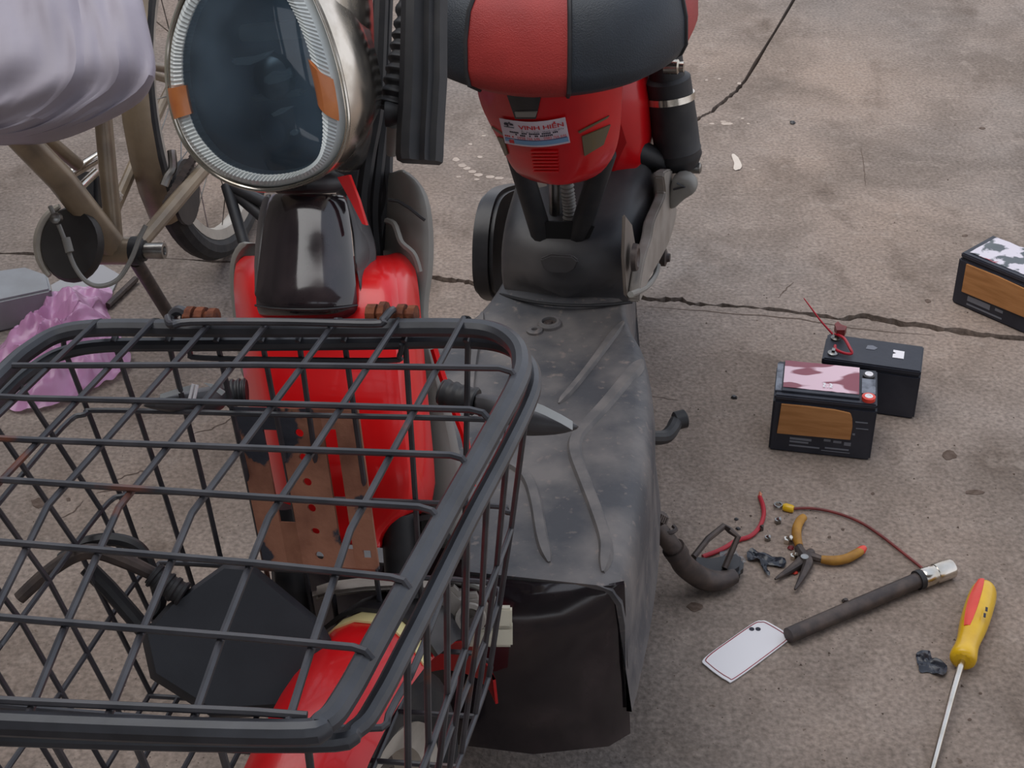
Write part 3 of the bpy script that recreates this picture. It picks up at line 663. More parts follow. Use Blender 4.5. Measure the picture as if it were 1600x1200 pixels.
def halfdome(x, y, r, d, m, name, flat=.6):
    c = HP(x, y, d); obj(name, disc_stack(c, nh, [(0, r), (r*flat*.5, r*.88), (r*flat*.85, r*.55), (r*flat, r*.1)], 20), m, head)
# pale shapes painting reflections seen in the lens, plus two grey inner blades
M_glint = mat('lamp_mirror', (214, 214, 206), .25, .3)
def blade(px, d, m=M_glint, th=.006): obj('reflector_blade', prism([HP(x, y, d) for x, y in px], -nh*th), m, head, bevel=.002)
blade([(358, 92), (395, 88), (428, 78), (412, 92), (388, 102), (362, 102)], .006)
blade([(408, 124), (424, 112), (446, 112), (450, 102), (456, 120), (440, 128), (414, 134)], .008)
blade([(420, 180), (436, 170), (460, 165), (440, 178), (424, 184)], .008)
blade([(448, 210), (456, 203), (468, 203), (466, 209), (454, 214)], .008)
blade([(390, 150), (470, 140), (472, 150), (392, 160)], .045, M_shield, .01)
blade([(370, 40), (470, 30), (478, 60), (372, 66)], .05, M_shield, .012)
halfdome(430, 120, .022, .05, M_steel, 'projector_lens'); halfdome(430, 205, .016, .05, M_bowl, 'projector_lens')
rings = [[lerp(hc, lerp(hi[i], ho[i], .2), k)+nh*d for i in range(nh_)] for d, k in ((.003, 1), (.007, .86), (.0105, .66), (.0125, .42), (.0135, .18), (.0136, .03))]
obj('lens_glass', loft(rings), M_glass, head, ang=80)
# chrome shroud on the right of the lamp
rows = [[PP(x, y, ph0-nh*d, nh) for x, d in zip(xs, (.02, .06, .10, .13))] for y, xs in ((-40, (500, 535, 565, 578)), (40, (512, 548, 575, 582)), (90, (526, 552, 576, 582)), (150, (538, 560, 578, 582)), (205, (543, 560, 574, 580)), (240, (536, 552, 566, 574)), (268, (512, 530, 548, 560)))]
obj('lamp_shroud', sheet(rows, .003, up=-Rv), M_chrome, bike, sub=1, ang=60)
# ---- cables, loom and black hand guard beside the lamp
lo = cr([PZ(x, y, 1.5) for x, y in ((648, -40), (640, 30), (632, 80), (622, 130), (612, 172))], 20)
obj('corrugated_loom', tube(lo, [.0135+.0017*math.sin(i*2*math.pi/7.2) for i in range(len(lo))], 12), M_blkrub, bike)
for k, px in enumerate(([(596, -30), (592, 80), (588, 170), (574, 250), (566, 330), (580, 420)], [(604, -20), (600, 90), (598, 180), (590, 260), (584, 330), (588, 400)], [(612, 168), (606, 220), (604, 270), (606, 310), (596, 350), (590, 390)], [(586, 60), (582, 150), (575, 210), (572, 270), (580, 330)])):
    obj('cable', tube([PZ(x, y, 1.53+.012*k) for x, y in px], .0075-.0006*k, 8, k=5), M_blkrub, bike)
obj('cable_plug', disc_stack(PZ(602, 178, 1.49), Rv, [(0, .012), (.004, .012), (.012, .009), (.014, .004)], 12), M_blkrub, bike)
GP = [(604, -60), (650, -62), (690, -60), (700, -40), (698, 60), (698, 130), (694, 180), (693, 256), (655, 252), (622, 246), (617, 230), (622, 190), (624, 150), (632, 60)]
gz = lambda x, y: PZ(x, y, 1.47+.10*(y-250)/300*-1*-.3)
prof_ = [(0, 0), (.12, .010), (.3, .013), (.5, .008), (.62, .013), (.72, .008), (.85, .010), (1, 0)]
rings = []
for y, xl, xr in ((-60, 628, 700), (40, 626, 699), (120, 624, 699), (170, 622, 696), (210, 619, 694), (240, 618, 693), (250, 620, 692)):
    fr = [PZ(lerp(xl, xr, s), y+4*s, 1.47)-Fv*dz for s, dz in prof_]; bk = [PZ(lerp(xl, xr, s), y+4*s, 1.47)+Fv*.02 for s in (.9, .5, .1)]
    rings.append(fr+bk)
obj('hand_guard', loft(rings), M_blkrub, bike, ang=25, label='long black rubber hand guard hanging beside the headlight')
obj('bar_stub', seg(PZ(614, 196, 1.5), PZ(613, 240, 1.52), .006), M_shield, bike)
# ---- handlebar carried behind the lamp (rises out of the frame)
obj('handlebar', tube([PZ(x, y, z) for x, y, z in ((300, -180, 1.55), (420, -130, 1.58), (560, -110, 1.55), (660, -60, 1.5))], .014, 10, k=5), M_blkrub, bike)
obj('steering_stem', seg(PZ(500, -120, 1.6), PZ(560, 330, 1.62), .02), M_blk, bike)
# ---- turn signals
def signal(px_neck, outline, z0, ridge, parentname='turn_signal'):
    pts = [PZ(x, y, z) for x, y, z in outline['top']]; pt2 = [PZ(x, y, z) for x, y, z in outline['bot']]
    mid = [lerp(a, b, .5) for a, b in zip(pts, pt2)]
    rings = []
    for a, b, bulge in zip(pts, pt2, outline['bulge']):
        c = lerp(a, b, .5); h = (a-b)/2; f_ = -Fv*bulge
        rings.append([c+h, c+h*.5+f_*.9, c-h*.05+f_, c-h*.55+f_*.85, c-h, c-f_*.8])
    o = obj(parentname, loft(rings), mat('signal_housing', (74, 72, 74), .42, c2=(60, 58, 60), scale=20), bike, sub=1, ang=40)
    np_ = cr([PZ(x, y, z) for x, y, z in px_neck], 8)
    obj('rubber_neck', tube(np_, [.0125 if (i//2) % 2 else .0112 for i in range(len(np_))], 12), M_blkrub, o)
    return o
sg = signal([(690, 612, 1.38), (715, 620, 1.375), (745, 628, 1.37)], dict(top=[(735, 606, 1.37), (770, 606, 1.36), (810, 616, 1.35), (850, 632, 1.345), (885, 650, 1.34), (905, 664, 1.34)], bot=[(738, 650, 1.37), (775, 686, 1.36), (812, 690, 1.35), (850, 688, 1.345), (885, 681, 1.34), (906, 670, 1.34)], bulge=[.012, .018, .02, .016, .01, .003]), 1.37, None)
rows = [[PZ(x, y+o_, z) for o_ in (0, 4, 9, 14)] for x, y, z in ((800, 617, 1.325), (825, 624, 1.325), (850, 634, 1.325), (875, 647, 1.325), (893, 658, 1.328))]
obj('signal_lens', sheet(rows, .003), mat('pale_signal_lens', (176, 178, 178), .3, coat=.5), sg)
sg2 = signal([(386, 612, 1.42), (372, 613, 1.42), (352, 616, 1.42)], dict(top=[(360, 594, 1.42), (335, 595, 1.41), (305, 600, 1.40), (275, 608, 1.39), (245, 617, 1.38), (222, 632, 1.38)], bot=[(360, 634, 1.42), (340, 655, 1.41), (308, 655, 1.40), (275, 650, 1.39), (245, 644, 1.38), (224, 636, 1.38)], bulge=[.012, .018, .02, .016, .01, .003]), 1.41, None)
obj('signal_lens', sheet([[PZ(x, y+o_, z) for o_ in (0, 4, 8)] for x, y, z in ((250, 616, 1.372), (275, 608, 1.375), (300, 601, 1.38))], .003), MATS['pale_signal_lens'], sg2)
obj('signal_facet', prism([PZ(x, y, 1.375) for x, y in ((318, 598), (332, 600), (352, 612), (346, 618), (330, 606))], Fv*.004), MATS['pale_signal_lens'], sg2)
obj('signal_stripe', tube([PZ(x, y, 1.374) for x, y in ((302, 600), (296, 624))], .0016, 5), M_white, sg2)
obj('signal_stripe', tube([PZ(x, y, 1.374) for x, y in ((308, 601), (303, 624))], .0016, 5), M_white, sg2)
# ---- rusty bracket plate
rp_n = nb.copy(); rp0 = FB(480, 780, -.035)
def RPp(x, y, d=0.0): return PP(x, y, rp0-rp_n*d, rp_n)
def RQ(s, t, d=0.0):   # s across 0..1, t down 0..1
    TL, TR, BR_, BL = (364, 643), (560, 648), (592, 890), (412, 880)
    x = lerp(lerp(TL[0], TR[0], s), lerp(BL[0], BR_[0], s), t); y = lerp(lerp(TL[1], TR[1], s), lerp(BL[1], BR_[1], s), t)
    hat = .010 if .34 < s < .70 else 0
    return RPp(x, y, d-hat)
def qface(s0, s1, t0, t1): return prism([RQ(s0, t0), RQ(s1, t0), RQ(s1, t1), RQ(s0, t1)], -rp_n*.003)
pl = [qface(0, .21, 0, 1), qface(.21, .345, 0, .115), qface(.21, .345, .72, 1), qface(.695, .80, 0, .10), qface(.695, .80, .88, 1), qface(.80, 1, 0, .88), qface(.80, .88, .88, 1), qface(.95, 1, .88, 1), qface(.88, .95, .93, 1)]
hol = [.13, .29, .45, .62, .77, .93]
tb = [0]+[(a+b)/2 for a, b in zip(hol[:-1], hol[1:])]+[1]
def qcell(s0, s1, t0, t1, hs, ht, rs, rt):
    n = 16; out, inn = [], []
    for k in range(n):
        a = 2*math.pi*k/n; c_, s_ = math.cos(a), math.sin(a)
        m_ = max(abs(c_), abs(s_)); ox, oy = c_/m_, s_/m_
        out.append((lerp(s0, s1, (ox+1)/2), lerp(t0, t1, (oy+1)/2))); inn.append((hs+rs*c_, ht+rt*s_))
    # exact corners
    V_ = [RQ(*p) for p in out]+[RQ(*p) for p in inn]; V_ += [v-rp_n*.003 for v in V_]; F_ = []
    for k in range(n):
        k2 = (k+1) % n; F_ += [(k, k2, n+k2, n+k), (2*n+k2, 2*n+k, 3*n+k, 3*n+k2), (n+k, n+k2, 3*n+k2, 3*n+k)]
    return V_, F_
for i, t in enumerate(hol):
    t0, t1 = tb[i], tb[i+1]; pl.append(qcell(.3451, .6949, t0, t1, .50, t, .036, .026 if i != 4 else .02))
# hat flanks
for s in (.345, .695):
    pl.append(([RQ(s-.002 if s < .5 else s+.006, t) if q else RQ(s+.002 if s < .5 else s-.002, t) for t in (0, .5, 1) for q in (0, 1)], [(0, 1, 3, 2), (2, 3, 5, 4)]))
pl.append(qface(0, 1, -.03, .0))
brk = obj('basket_bracket', merge(*pl), M_rust, bike, ang=30, label='rusty perforated steel bracket plate')
obj('bracket_flange', prism([RQ(0, 1.0), RQ(.97, 1.0), RQ(.97, 1.0, .02), RQ(0, 1.0, .02)], Vector((0, 0, -.003))), M_rust, brk)
# ---- fork, fender and front wheel
WC = B(.70, .03, .20)
fw_h = math.radians(20); FX = Vector((-math.sin(fw_h), -math.cos(fw_h), 0)); FY = Vector((math.cos(fw_h), -math.sin(fw_h), 0)); FZ = Vector((0, 0, 1))
WC = PZ(575, 990, 1.40)+FX*.05; WC.z = .2
wheel('front_tire', WC, FX, FY, FZ, .2, .03, bike)
rings = []
for k in range(15):
    a = math.radians(lerp(35, 175, k/14)); rd = FX*math.cos(a)+FZ*math.sin(a)
    rings.append([WC+rd*(.262-.03*abs(t)**2.5)+FY*(.05*t) for t in (-1, -.75, -.4, 0, .4, .75, 1)])
fend = obj('front_fender', sheet(rings, .003, up=FX*.3+FZ), M_red, bike, ang=60)
a0 = math.radians(112); 
obj('cream_stripe', sheet([[WC+(FX*math.cos(a)+FZ*math.sin(a))*(.264-.03*abs(t)**2.5)+FY*(.05*t) for t in (-1, -.75, -.4, 0, .4, .75, 1)] for a in (math.radians(104), math.radians(108))], .002, up=FX+FZ), mat('cream_stripe', (222, 208, 150), .4), fend)
obj('fender_hood', sheet([[WC+(FX*math.cos(a)+FZ*math.sin(a))*(.268-.03*abs(t)**2.5)+FY*(.056*t) for t in (-1, -.75, -.4, 0, .4, .75, 1)] for a in [math.radians(q) for q in (108, 120, 135, 150)]], .004, up=FX+FZ), M_blk, fend)
obj('fork_leg', seg(PZ(446, 790, 1.47), PZ(468, 1060, 1.50), .0165), M_blkrub, bike)
obj('fork_leg', seg(PZ(622, 800, 1.47), PZ(640, 1060, 1.50), .0165), M_blkrub, bike)
obj('fork_crown', loft([[PZ(x, y, 1.46), PZ(x, y+20, 1.45), PZ(x, y+24, 1.50), PZ(x, y, 1.5)] for x, y in ((488, 918), (520, 908), (570, 902), (620, 900), (680, 905))]), M_silver, bike, bevel=.004)
# silver brake hub and bracket to the right of the fork
SB = [(662, 952), (680, 915), (702, 912), (722, 930), (752, 928), (762, 948), (758, 985), (735, 992), (708, 985), (690, 960), (676, 975)]
sbk = obj('brake_bracket', prism([PZ(x, y, 1.50) for x, y in SB], Fv*.03), M_silver, bike, bevel=.005)
obj('brake_boss', disc_stack(PZ(735, 966, 1.495), -Fv, [(0, .015), (.006, .014), (.006, .010), (0, .008)], 20), M_silver, sbk)
obj('boss_bolt', disc_stack(PZ(738, 972, 1.49), -Fv, [(0, .005), (.006, .005)], 8), M_darksteel, sbk)
obj('cable_stop', merge(box(PZ(787, 966, 1.52), Rv*.008, Fv*.012, Dv*.011), box(PZ(787, 990, 1.52), Rv*.0085, Fv*.012, Dv*.011), box(PZ(752, 995, 1.52), Rv*.013, Fv*.01, Dv*.008)), M_cream, bike, bevel=.002)
obj('cable', tube([PZ(x, y, 1.53) for x, y in ((700, 905), (735, 912), (762, 925), (772, 950), (770, 1010))], .004, 8, k=4), M_shield, bike)
obj('dark_valance', sheet([[FB(x, y, .05+.04*q) for q in range(3)] for x, y in ((600, 862), (630, 820), (655, 806), (690, 800), (700, 830), (735, 880))], .005), M_blk, bike)
rows = [[FB(x, y, .12) for x in xs] for y, xs in ((800, (640, 670, 700)), (840, (612, 670, 715)), (880, (600, 660, 720)), (920, (590, 660, 725)))]
obj('lower_valance', sheet(rows, .01), mat('dark_maroon_plastic', (52, 26, 28), .5), bike)
# ---- wire basket with hinged lid
hb = math.radians(13.4); Tb = Vector((math.cos(hb), -math.sin(hb), .135)).normalized(); Fb = Vector((-math.sin(hb), -math.cos(hb), 0))
Nb_ = Fb.cross(Tb).normalized()
if Nb_.z < 0: Nb_ = -Nb_
SB0 = PZ(725, 505, 1.27)
def LD(x, y, d=0.0): return PP(x, y, SB0+Nb_*d, Nb_)
LF = [(-420, 1010), (-110, 700), (5, 583), (48, 546), (95, 521), (165, 512), (300, 513), (430, 513), (600, 512), (720, 512), (772, 518), (803, 537), (815, 563), (808, 600), (760, 690), (700, 797), (640, 907), (585, 1007), (540, 1088), (505, 1130), (440, 1145), (0, 1130), (-300, 1110), (-400, 1080)]
lid = obj('basket_lid', tube([LD(x, y) for x, y in LF], .0078, 10, closed=True, k=5), M_rim, bike, label='black tube frame of the hinged basket lid')
for px in ([(20, 571), (45, 571), (400, 570), (780, 575), (800, 581), (806, 590)], [(-28, 618), (45, 622), (400, 630), (735, 640), (755, 645), (764, 655)], [(-92, 680), (45, 687), (400, 700), (705, 711), (722, 716), (730, 726)], [(-160, 740), (45, 752), (400, 776), (655, 792), (675, 798), (684, 809)], [(-262, 826), (45, 850), (400, 880), (612, 902), (632, 908), (640, 920)], [(-385, 930), (45, 968), (400, 997), (552, 1011), (572, 1018), (582, 1030)], [(-400, 1070), (45, 1096), (400, 1112), (480, 1118)]):
    obj('lid_wire', tube([LD(x, y, .0085 if i < len(px)-1 else .004) for i, (x, y) in enumerate(px)], .0026, 7), M_wire, lid)
for px in ([(730, 503), (725, 497), (547, 829), (490, 1001), (450, 1130)], [(635, 497), (630, 489), (419, 810), (348, 991), (300, 1130)], [(531, 505), (526, 500), (299, 803), (216, 1001), (165, 1128)], [(427, 506), (421, 501), (185, 794), (92, 1001), (40, 1128)], [(337, 506), (331, 501), (74, 791), (-30, 1001), (-90, 1126)], [(246, 506), (240, 501), (-35, 790), (-150, 1000), (-210, 1118)], [(156, 506), (150, 503), (-150, 790), (-270, 1000)]):
    obj('lid_wire', tube([LD(px[0][0], px[0][1], -.006), LD(px[0][0]+2, px[0][1]-4, .006)]+[LD(x, y, .0062 if i == 0 else .0038) for i, (x, y) in enumerate(px[1:])], .0026, 7), M_wire, lid)
# rim, rings and upright wires
RIMp = [(-420, 1060), (-110, 740), (5, 618), (48, 580), (95, 553), (165, 540), (300, 538), (430, 537), (600, 535), (720, 533), (785, 540), (822, 563), (834, 592), (826, 630), (785, 715), (732, 815), (680, 920), (632, 1015), (590, 1095), (555, 1140), (480, 1160), (0, 1150), (-300, 1130), (-410, 1110)]
basket = obj('basket', tube([LD(x, y, -.02) for x, y in RIMp], .0062, 10, closed=True, k=5), M_rim, bike, label='black wire basket with rounded tube rim')
RW0 = LD(430, 537, -.02)
def RW(x, y, d=0.0): return PP(x, y, RW0-Fb*d, Fb)
ends = []
for x0, sl in ((100, .36), (182, .31), (266, .23), (342, .205), (412, .18), (469, .13), (540, .13), (634, .06), (731, -.015)):
    p, q = RW(x0, 527), RW(x0+sl*470, 1000)
    ends.append((p, q)); obj('basket_wire', tube([p+Fb*.007, p+Zu*.004, RW(x0, 545), lerp(p, q, .5), q], .0025, 7), M_wire, basket)
yv = Vector((0, 0, 1))
def ringpath(xl, yl, xr, yr, inset, depth):
    a, b = RW(xl, yl, -.004), RW(xr, yr, -.004); ac, bc = a+Fb*.03-Tb*.028, b+Fb*.03+Tb*.028
    fl = ac+Fb*depth; frr = bc+Fb*depth
    return [ac+Fb*(depth*.5), ac, lerp(ac, a, .5)-Fb*.008-Tb*.003, a, lerp(a, b, .5), b, lerp(bc, b, .5)-Fb*.008+Tb*.003, bc, bc+Fb*(depth*.5), frr, lerp(frr, fl, .1)+Fb*.03, lerp(frr, fl, .9)+Fb*.03, fl]
RG = []
for xl, yl, xr, yr in ((165, 641, 752, 655), (225, 768, 762, 790), (275, 880, 742, 908), (330, 1000, 730, 1020)):
    pth = ringpath(xl, yl, xr, yr, 0, .30); RG.append(pth)
    obj('basket_wire', tube(pth, .0025, 7, closed=True, k=5), M_wire, basket)
rimR = lambda f: LD(826, 630, -.02)+Fb*f
RTP = [(824, 632), (794, 694), (762, 757), (730, 820), (698, 884), (666, 948), (636, 1008)]
for fi, f in enumerate((.0, .05, .10, .15, .20, .25, .30)):
    for side in (0, 1):
        top_ = LD(*RTP[fi], -.02) if side else LD(30, 600, -.02)+Fb*f
        bot_ = (RG[3][7] if side else RG[3][1])+Fb*f*.95
        mid_ = (RG[1][7] if side else RG[1][1])+Fb*f
        obj('basket_wire', tube([top_, lerp(top_, mid_, .5), mid_, bot_], .0025, 7), M_wire, basket)
for k in range(7):
    t = k/6; a = lerp(RG[3][3], RG[3][5], t); b = lerp(RG[3][11], RG[3][10], t)
    ft = lerp(LD(-300, 1130, -.02), LD(480, 1160, -.02), t)
    obj('basket_wire', tube([a, lerp(a, b, .5), b, lerp(b, ft, .5), ft], .0025, 7), M_wire, basket)
for k in range(5):
    a = RG[3][1]+Fb*(.05+.06*k); b = RG[3][7]+Fb*(.05+.06*k); obj('basket_wire', tube([a, b], .0025, 7), M_wire, basket)
# hinge wires and rusty hinge bolts
obj('hinge_wire', tube([LD(x, y, d) for x, y, d in ((262, 496, .006), (268, 508, .012), (300, 503, .012), (450, 503, .012), (585, 506, .012), (598, 500, .014), (608, 488, .016), (614, 484, .014))], .0032, 8, k=4), M_wire, lid)
obj('hinge_wire', tube([RW(x, y, -.004) for x, y in ((294, 536), (297, 552), (312, 559), (450, 562), (610, 563), (624, 556), (628, 538))], .0024, 7, k=4), M_wire, basket)
def bolt(x, y, d, n_):
    c = LD(x, y, d); out = []
    prof = []
    t = 0
    for r, l in n_: prof += [(t, r), (t+l, r)]; t += l
    return disc_stack(c-Tb*t/2, Tb, prof, 10)
obj('hinge_bolt', bolt(313, 497, .006, ((.004, .004), (.010, .006), (.006, .003), (.0095, .007), (.006, .004), (.0085, .006))), M_rustb, basket)
obj('hinge_bolt', bolt(613, 492, .006, ((.009, .008), (.006, .003), (.011, .005), (.006, .010), (.009, .006), (.005, .003), (.008, .006))), M_rustb, basket)
obj('hinge_loop', tube([LD(x, y, d) for x, y, d in ((266, 508, 0), (270, 492, .006), (280, 485, .010), (290, 490, .008), (289, 504, 0))], .0045, 8, k=4), M_wire, basket)

# ================================================================== mirror lying in the basket
mir = thing('side_mirror', 'black side mirror with ribbed boot and bent stem lying inside the wire basket', 'mirror', PZ(360, 1000, 1.42))
mo = [(352, 880), (396, 883), (440, 918), (500, 968), (535, 1030), (500, 1110), (330, 1120), (235, 1060), (220, 992), (262, 944)]
rings = []
for k, d in ((.90, -.012), (1, 0), (1, .02), (.88, .035)):
    cc = PZ(370, 1005, 1.40); rings.append([lerp(cc, PZ(x, y, 1.40), k)+(Fv*.9+Dv*.3)*(d+.0) for x, y in mo])
mh = obj('mirror_housing', loft(rings), mat('matte_black_housing', (44, 46, 52), .55, c2=(36, 38, 44), scale=20, bump=.1, bscale=60), mir, ang=40)
bt = cr([PZ(x, y, 1.395) for x, y in ((238, 896), (252, 907), (268, 918), (288, 930))], 10)
obj('rubber_boot', tube(bt, [.0118 if (i//3) % 2 else .0102 for i in range(len(bt))], 12), M_blkrub, mir)
obj('mirror_stem', tube([PZ(x, y, z) for x, y, z in ((30, 935, 1.39), (70, 898, 1.39), (115, 868, 1.39), (150, 862, 1.39), (190, 874, 1.39), (240, 897, 1.395))], [.006, .0065, .007, .007, .007, .006], 10, k=5), M_darksteel, mir)
obj('mirror_clamp', tube([PZ(x, y, z) for x, y, z in ((96, 874, 1.41), (130, 850, 1.41), (175, 843, 1.41), (215, 855, 1.41), (236, 890, 1.42), (250, 940, 1.42), (236, 962, 1.42))], .006, 8, k=5), M_blkrub, mir)
obj('mirror_strut', tube([PZ(x, y, 1.41) for x, y in ((136, 886), (170, 920), (205, 960), (230, 990))], .008, 10), M_blkrub, mir)

# ================================================================== old bicycle at the back left
hc9 = math.radians(9); l8 = math.radians(5)
Cx = Vector((-math.sin(hc9), -math.cos(hc9), 0)); Cy0 = Vector((math.cos(hc9), -math.sin(hc9), 0))
Cy = Cy0*math.cos(l8)+Zu*math.sin(l8); Cz = Zu*math.cos(l8)-Cy0*math.sin(l8)
ct = G(374, 376); rc = ct+Cz*.315
cyc = thing('old_bicycle', 'worn beige bicycle leaning behind the electric bike headlight', 'bicycle', ct)
wheel('rear_wheel_tire', rc, Cx, Cy, Cz, .315, .021, cyc, spokes=24, hubw=.05)
bb = PZ(180, 392, 2.42)
fr_ = obj('frame', merge(seg(bb, PZ(150, 60, 2.36), .0135), tube([bb+Cz*.005, PZ(95, 280, 2.32), PZ(-60, 120, 2.15), PZ(-160, 20, 2.05)], [.021, .0205, .02, .02], 12), disc_stack(bb-Cy*.035, Cy, [(0, .021), (.07, .021)], 16)), M_beige, cyc)
obj('chainstay', tube([bb+Cy*.03, lerp(bb+Cy*.03, PZ(330, 250, 2.62), .5), PZ(330, 250, 2.62), rc+Cy*.065], [.011, .0125, .012, .009], 10), M_beige, fr_)
obj('chainstay', tube([bb-Cy*.03, lerp(bb, rc, .5)-Cy*.05, rc-Cy*.065], [.009, .010, .008], 10), M_beige, fr_)
obj('seatstay', seg(PZ(152, 90, 2.37), rc+Cy*.06, .007), M_beige, fr_)
obj('seatstay', seg(PZ(148, 90, 2.37), rc-Cy*.06, .007), M_beige, fr_)
obj('brace', seg(PZ(60, 205, 2.3), PZ(122, 258, 2.38), .010), M_beige, fr_)
# mudguard round the front of the rear wheel
rings = []
for k in range(14):
    a = math.radians(lerp(-22, 120, k/13)); rd = Cx*math.cos(a)+Cz*math.sin(a)
    rings.append([rc+rd*(.335-.012*abs(t)**2)+Cy*(.023*t) for t in (-1, -.6, 0, .6, 1)])
obj('mudguard', sheet(rings, .002), M_beige, cyc)
obj('mudguard_flap', prism([PZ(x, y, 2.42) for x, y in ((174, 300), (180, 294), (190, 300), (192, 308), (182, 320), (174, 312))], Fv*.01), M_chip, cyc, bevel=.003)
# crank spindle, black seal, chrome crank and pedal
obj('crank_spindle', disc_stack(bb+Cy*.045, Cy, [(0, .012), (.03, .0125), (.034, .012), (.034, .007), (.03, .006)], 18), M_steel, cyc)
obj('crank_seal', disc_stack(bb+Cy*.028, Cy, [(0, .022), (.012, .022), (.014, .017), (.02, .016)], 18), M_blkrub, cyc)
obj('crank_arm', merge(seg(PZ(103, 277, 2.42), PZ(157, 243, 2.45), .0085), seg(PZ(120, 298, 2.43), PZ(150, 268, 2.46), .007)), M_chrome, cyc)
obj('pedal', box(PZ(135, 300, 2.5), Rv*.022, Fv*.02, Dv*.03), M_blkrub, cyc, bevel=.006)
# dark guard disc with pale rim
gc = PZ(112, 382, 2.36); ga = (Rv*.94+Fv*-.2).normalized(); gd = (Dv*.98).normalized()
rr = [(math.cos(2*math.pi*k/28), math.sin(2*math.pi*k/28)) for k in range(28)]
gn = ga.cross(gd)
gu = obj('guard_disc', loft([[gc+ga*(.049*c_*k)+gd*(.056*s_*k)+Fv*d for c_, s_ in rr] for k, d in ((.92, -.012), (1, 0), (1, .012), (.9, .02))]), mat('dark_inner_guard', (46, 42, 40), .6, c2=(36, 32, 30), scale=20), cyc)
obj('guard_rim', tube([gc+ga*(.053*math.cos(a))+gd*(.060*math.sin(a))-Fv*.004 for a in [math.radians(q) for q in range(130, 251, 10)]], [.004, .007, .008, .007, .004], 8), M_rimal, gu)
obj('brake_cable', tube([PZ(x, y, 2.31) for x, y in ((78, 322), (92, 352), (103, 380), (116, 415), (135, 440), (158, 447), (185, 436), (205, 405), (218, 372), (228, 352))], .0035, 8, k=4), M_shield, cyc)
obj('cable_sleeve', seg(PZ(103, 372, 2.305), PZ(109, 394, 2.305), .0062), M_shield, cyc)
obj('cable_anchor', disc_stack(PZ(89, 342, 2.3), -Fv, [(0, .009), (.01, .008), (.012, .004)], 12), M_steel, cyc)
obj('bicycle_kickstand', seg(PZ(212, 408, 2.43), G(272, 505, .01), .0105), M_darksteel, cyc)
# chain, sprocket and derailleur on the wheel side
sp_ = obj('sprocket', disc_stack(rc+Cy*.045, Cy, [(0, .02), (0, .045), (.004, .045), (.008, .035), (.012, .035), (.012, .02)], 24), M_blk, cyc)
for k in range(12):
    t = k/11; p = lerp(PZ(262, 315, 2.53), PZ(303, 245, 2.58), t); obj('chain_link', box(p, (Rv-Dv).normalized()*.008, Fv*.004, (Rv+Dv).normalized()*.0065), M_darksteel, cyc, bevel=.002)
obj('derailleur', tube([PZ(x, y, 2.55) for x, y in ((268, 235), (270, 262), (262, 275), (256, 290))], .007, 8, k=3), M_steel, cyc)
obj('chain_case', disc_stack(PZ(288, 300, 2.66), Cy, [(0, .055), (.006, .055), (.006, .02)], 24), M_blk, cyc)
# black stay bars crossing the wheel
for a, b in (((354, 290), (388, 402)), ((368, 302), (425, 352)), ((362, 292), (425, 322))):
    obj('stay_bar', seg(PZ(*a, 2.30), PZ(*b, 2.26), .0085), M_blkrub, cyc)
# pale sheet bundled over the bicycle
rings = []
for q, (y, xr, z) in enumerate(((-60, 215, 2.16), (0, 228, 2.12), (45, 238, 2.10), (90, 247, 2.08), (120, 250, 2.08), (145, 228, 2.08), (168, 190, 2.09), (188, 150, 2.10), (203, 95, 2.12), (212, 40, 2.14))):
    rg = []
    for i in range(40):
        t = i/39; x = lerp(-170, xr, t); wv = .014*mnoise.noise(Vector((t*7, q*.9, 2)))+.014*mnoise.noise(Vector((t*26, q*.5, 5)))*(1.3 if t > .7 else .25)
        rg.append(PZ(x, y+(8*math.sin(t*9) if q > 6 else 0), z)-Fv*(.03*math.sin(math.pi*t)**.5+wv*1.4))
    rg += [PZ(lerp(xr, -170, t), y, z)+Fv*.12 for t in (.1, .5, .9)]
    rings.append(rg)
tag(obj('plastic_sheet', loft(rings), M_cloth, ang=80, sub=1), 'pale lilac grey plastic sheet bundled over the old bicycle', 'sheet')

# ================================================================== things on the floor at the left
def flat(px, h0, h1, name, m, bev=0): return obj(name, prism([G(x, y, h0) for x, y in px], Vector((0, 0, h1-h0))), m, bevel=bev)
o = obj('grey_block', merge(prism([G(x, y, .06) for x, y in ((-80, 432), (40, 416), (74, 428), (80, 452), (-60, 482))], Vector((0, 0, -.06)))), M_pvc, bevel=.004); tag(o, 'grey rectangular block on the floor left of the pink bag', 'block')
o = flat([(80, 448), (150, 410), (188, 432), (170, 470), (90, 500)], .0005, .004, 'grey_tile', mat('pale_grey_sheet', (158, 156, 158), .5)); tag(o, 'flat pale grey board lying under the pink bag', 'board')
o = obj('stick', tube([G(168, 478, .008), G(212, 436, .008)], .006, 8), M_darksteel); tag(o, 'short dark stick beside the pink bag', 'stick')  # dark rod takes the place of a bar-shaped shadow
poly = [(30, 520), (62, 486), (92, 466), (128, 456), (172, 460), (176, 472), (168, 486), (180, 512), (196, 545), (206, 566), (192, 590), (150, 612), (112, 632), (60, 645), (10, 640), (-20, 580)]
pc = G(100, 560); bnd = cr([G(x, y) for x, y in poly], 10, True)
vs, fs = [], []; nb2 = len(bnd); NR = 30
for r in range(1, NR+1):
    k = r/NR
    for i, p in enumerate(bnd):
        q = lerp(pc, p, k); nz = mnoise.fractal(Vector((q.x*14, q.y*14, 3.1)), 1.0, 2.0, 4); rdg = abs(mnoise.noise(Vector((q.x*22, q.y*18, 7.7))))
        h = (.012+.045*(1-k*k))*(.75+.55*nz)+.034*(1-rdg*2.2)*(1-k**3)*.8+.008*mnoise.noise(Vector((q.x*60, q.y*45, 1.7)))
        vs.append(Vector((q.x, q.y, max(.002, h))))
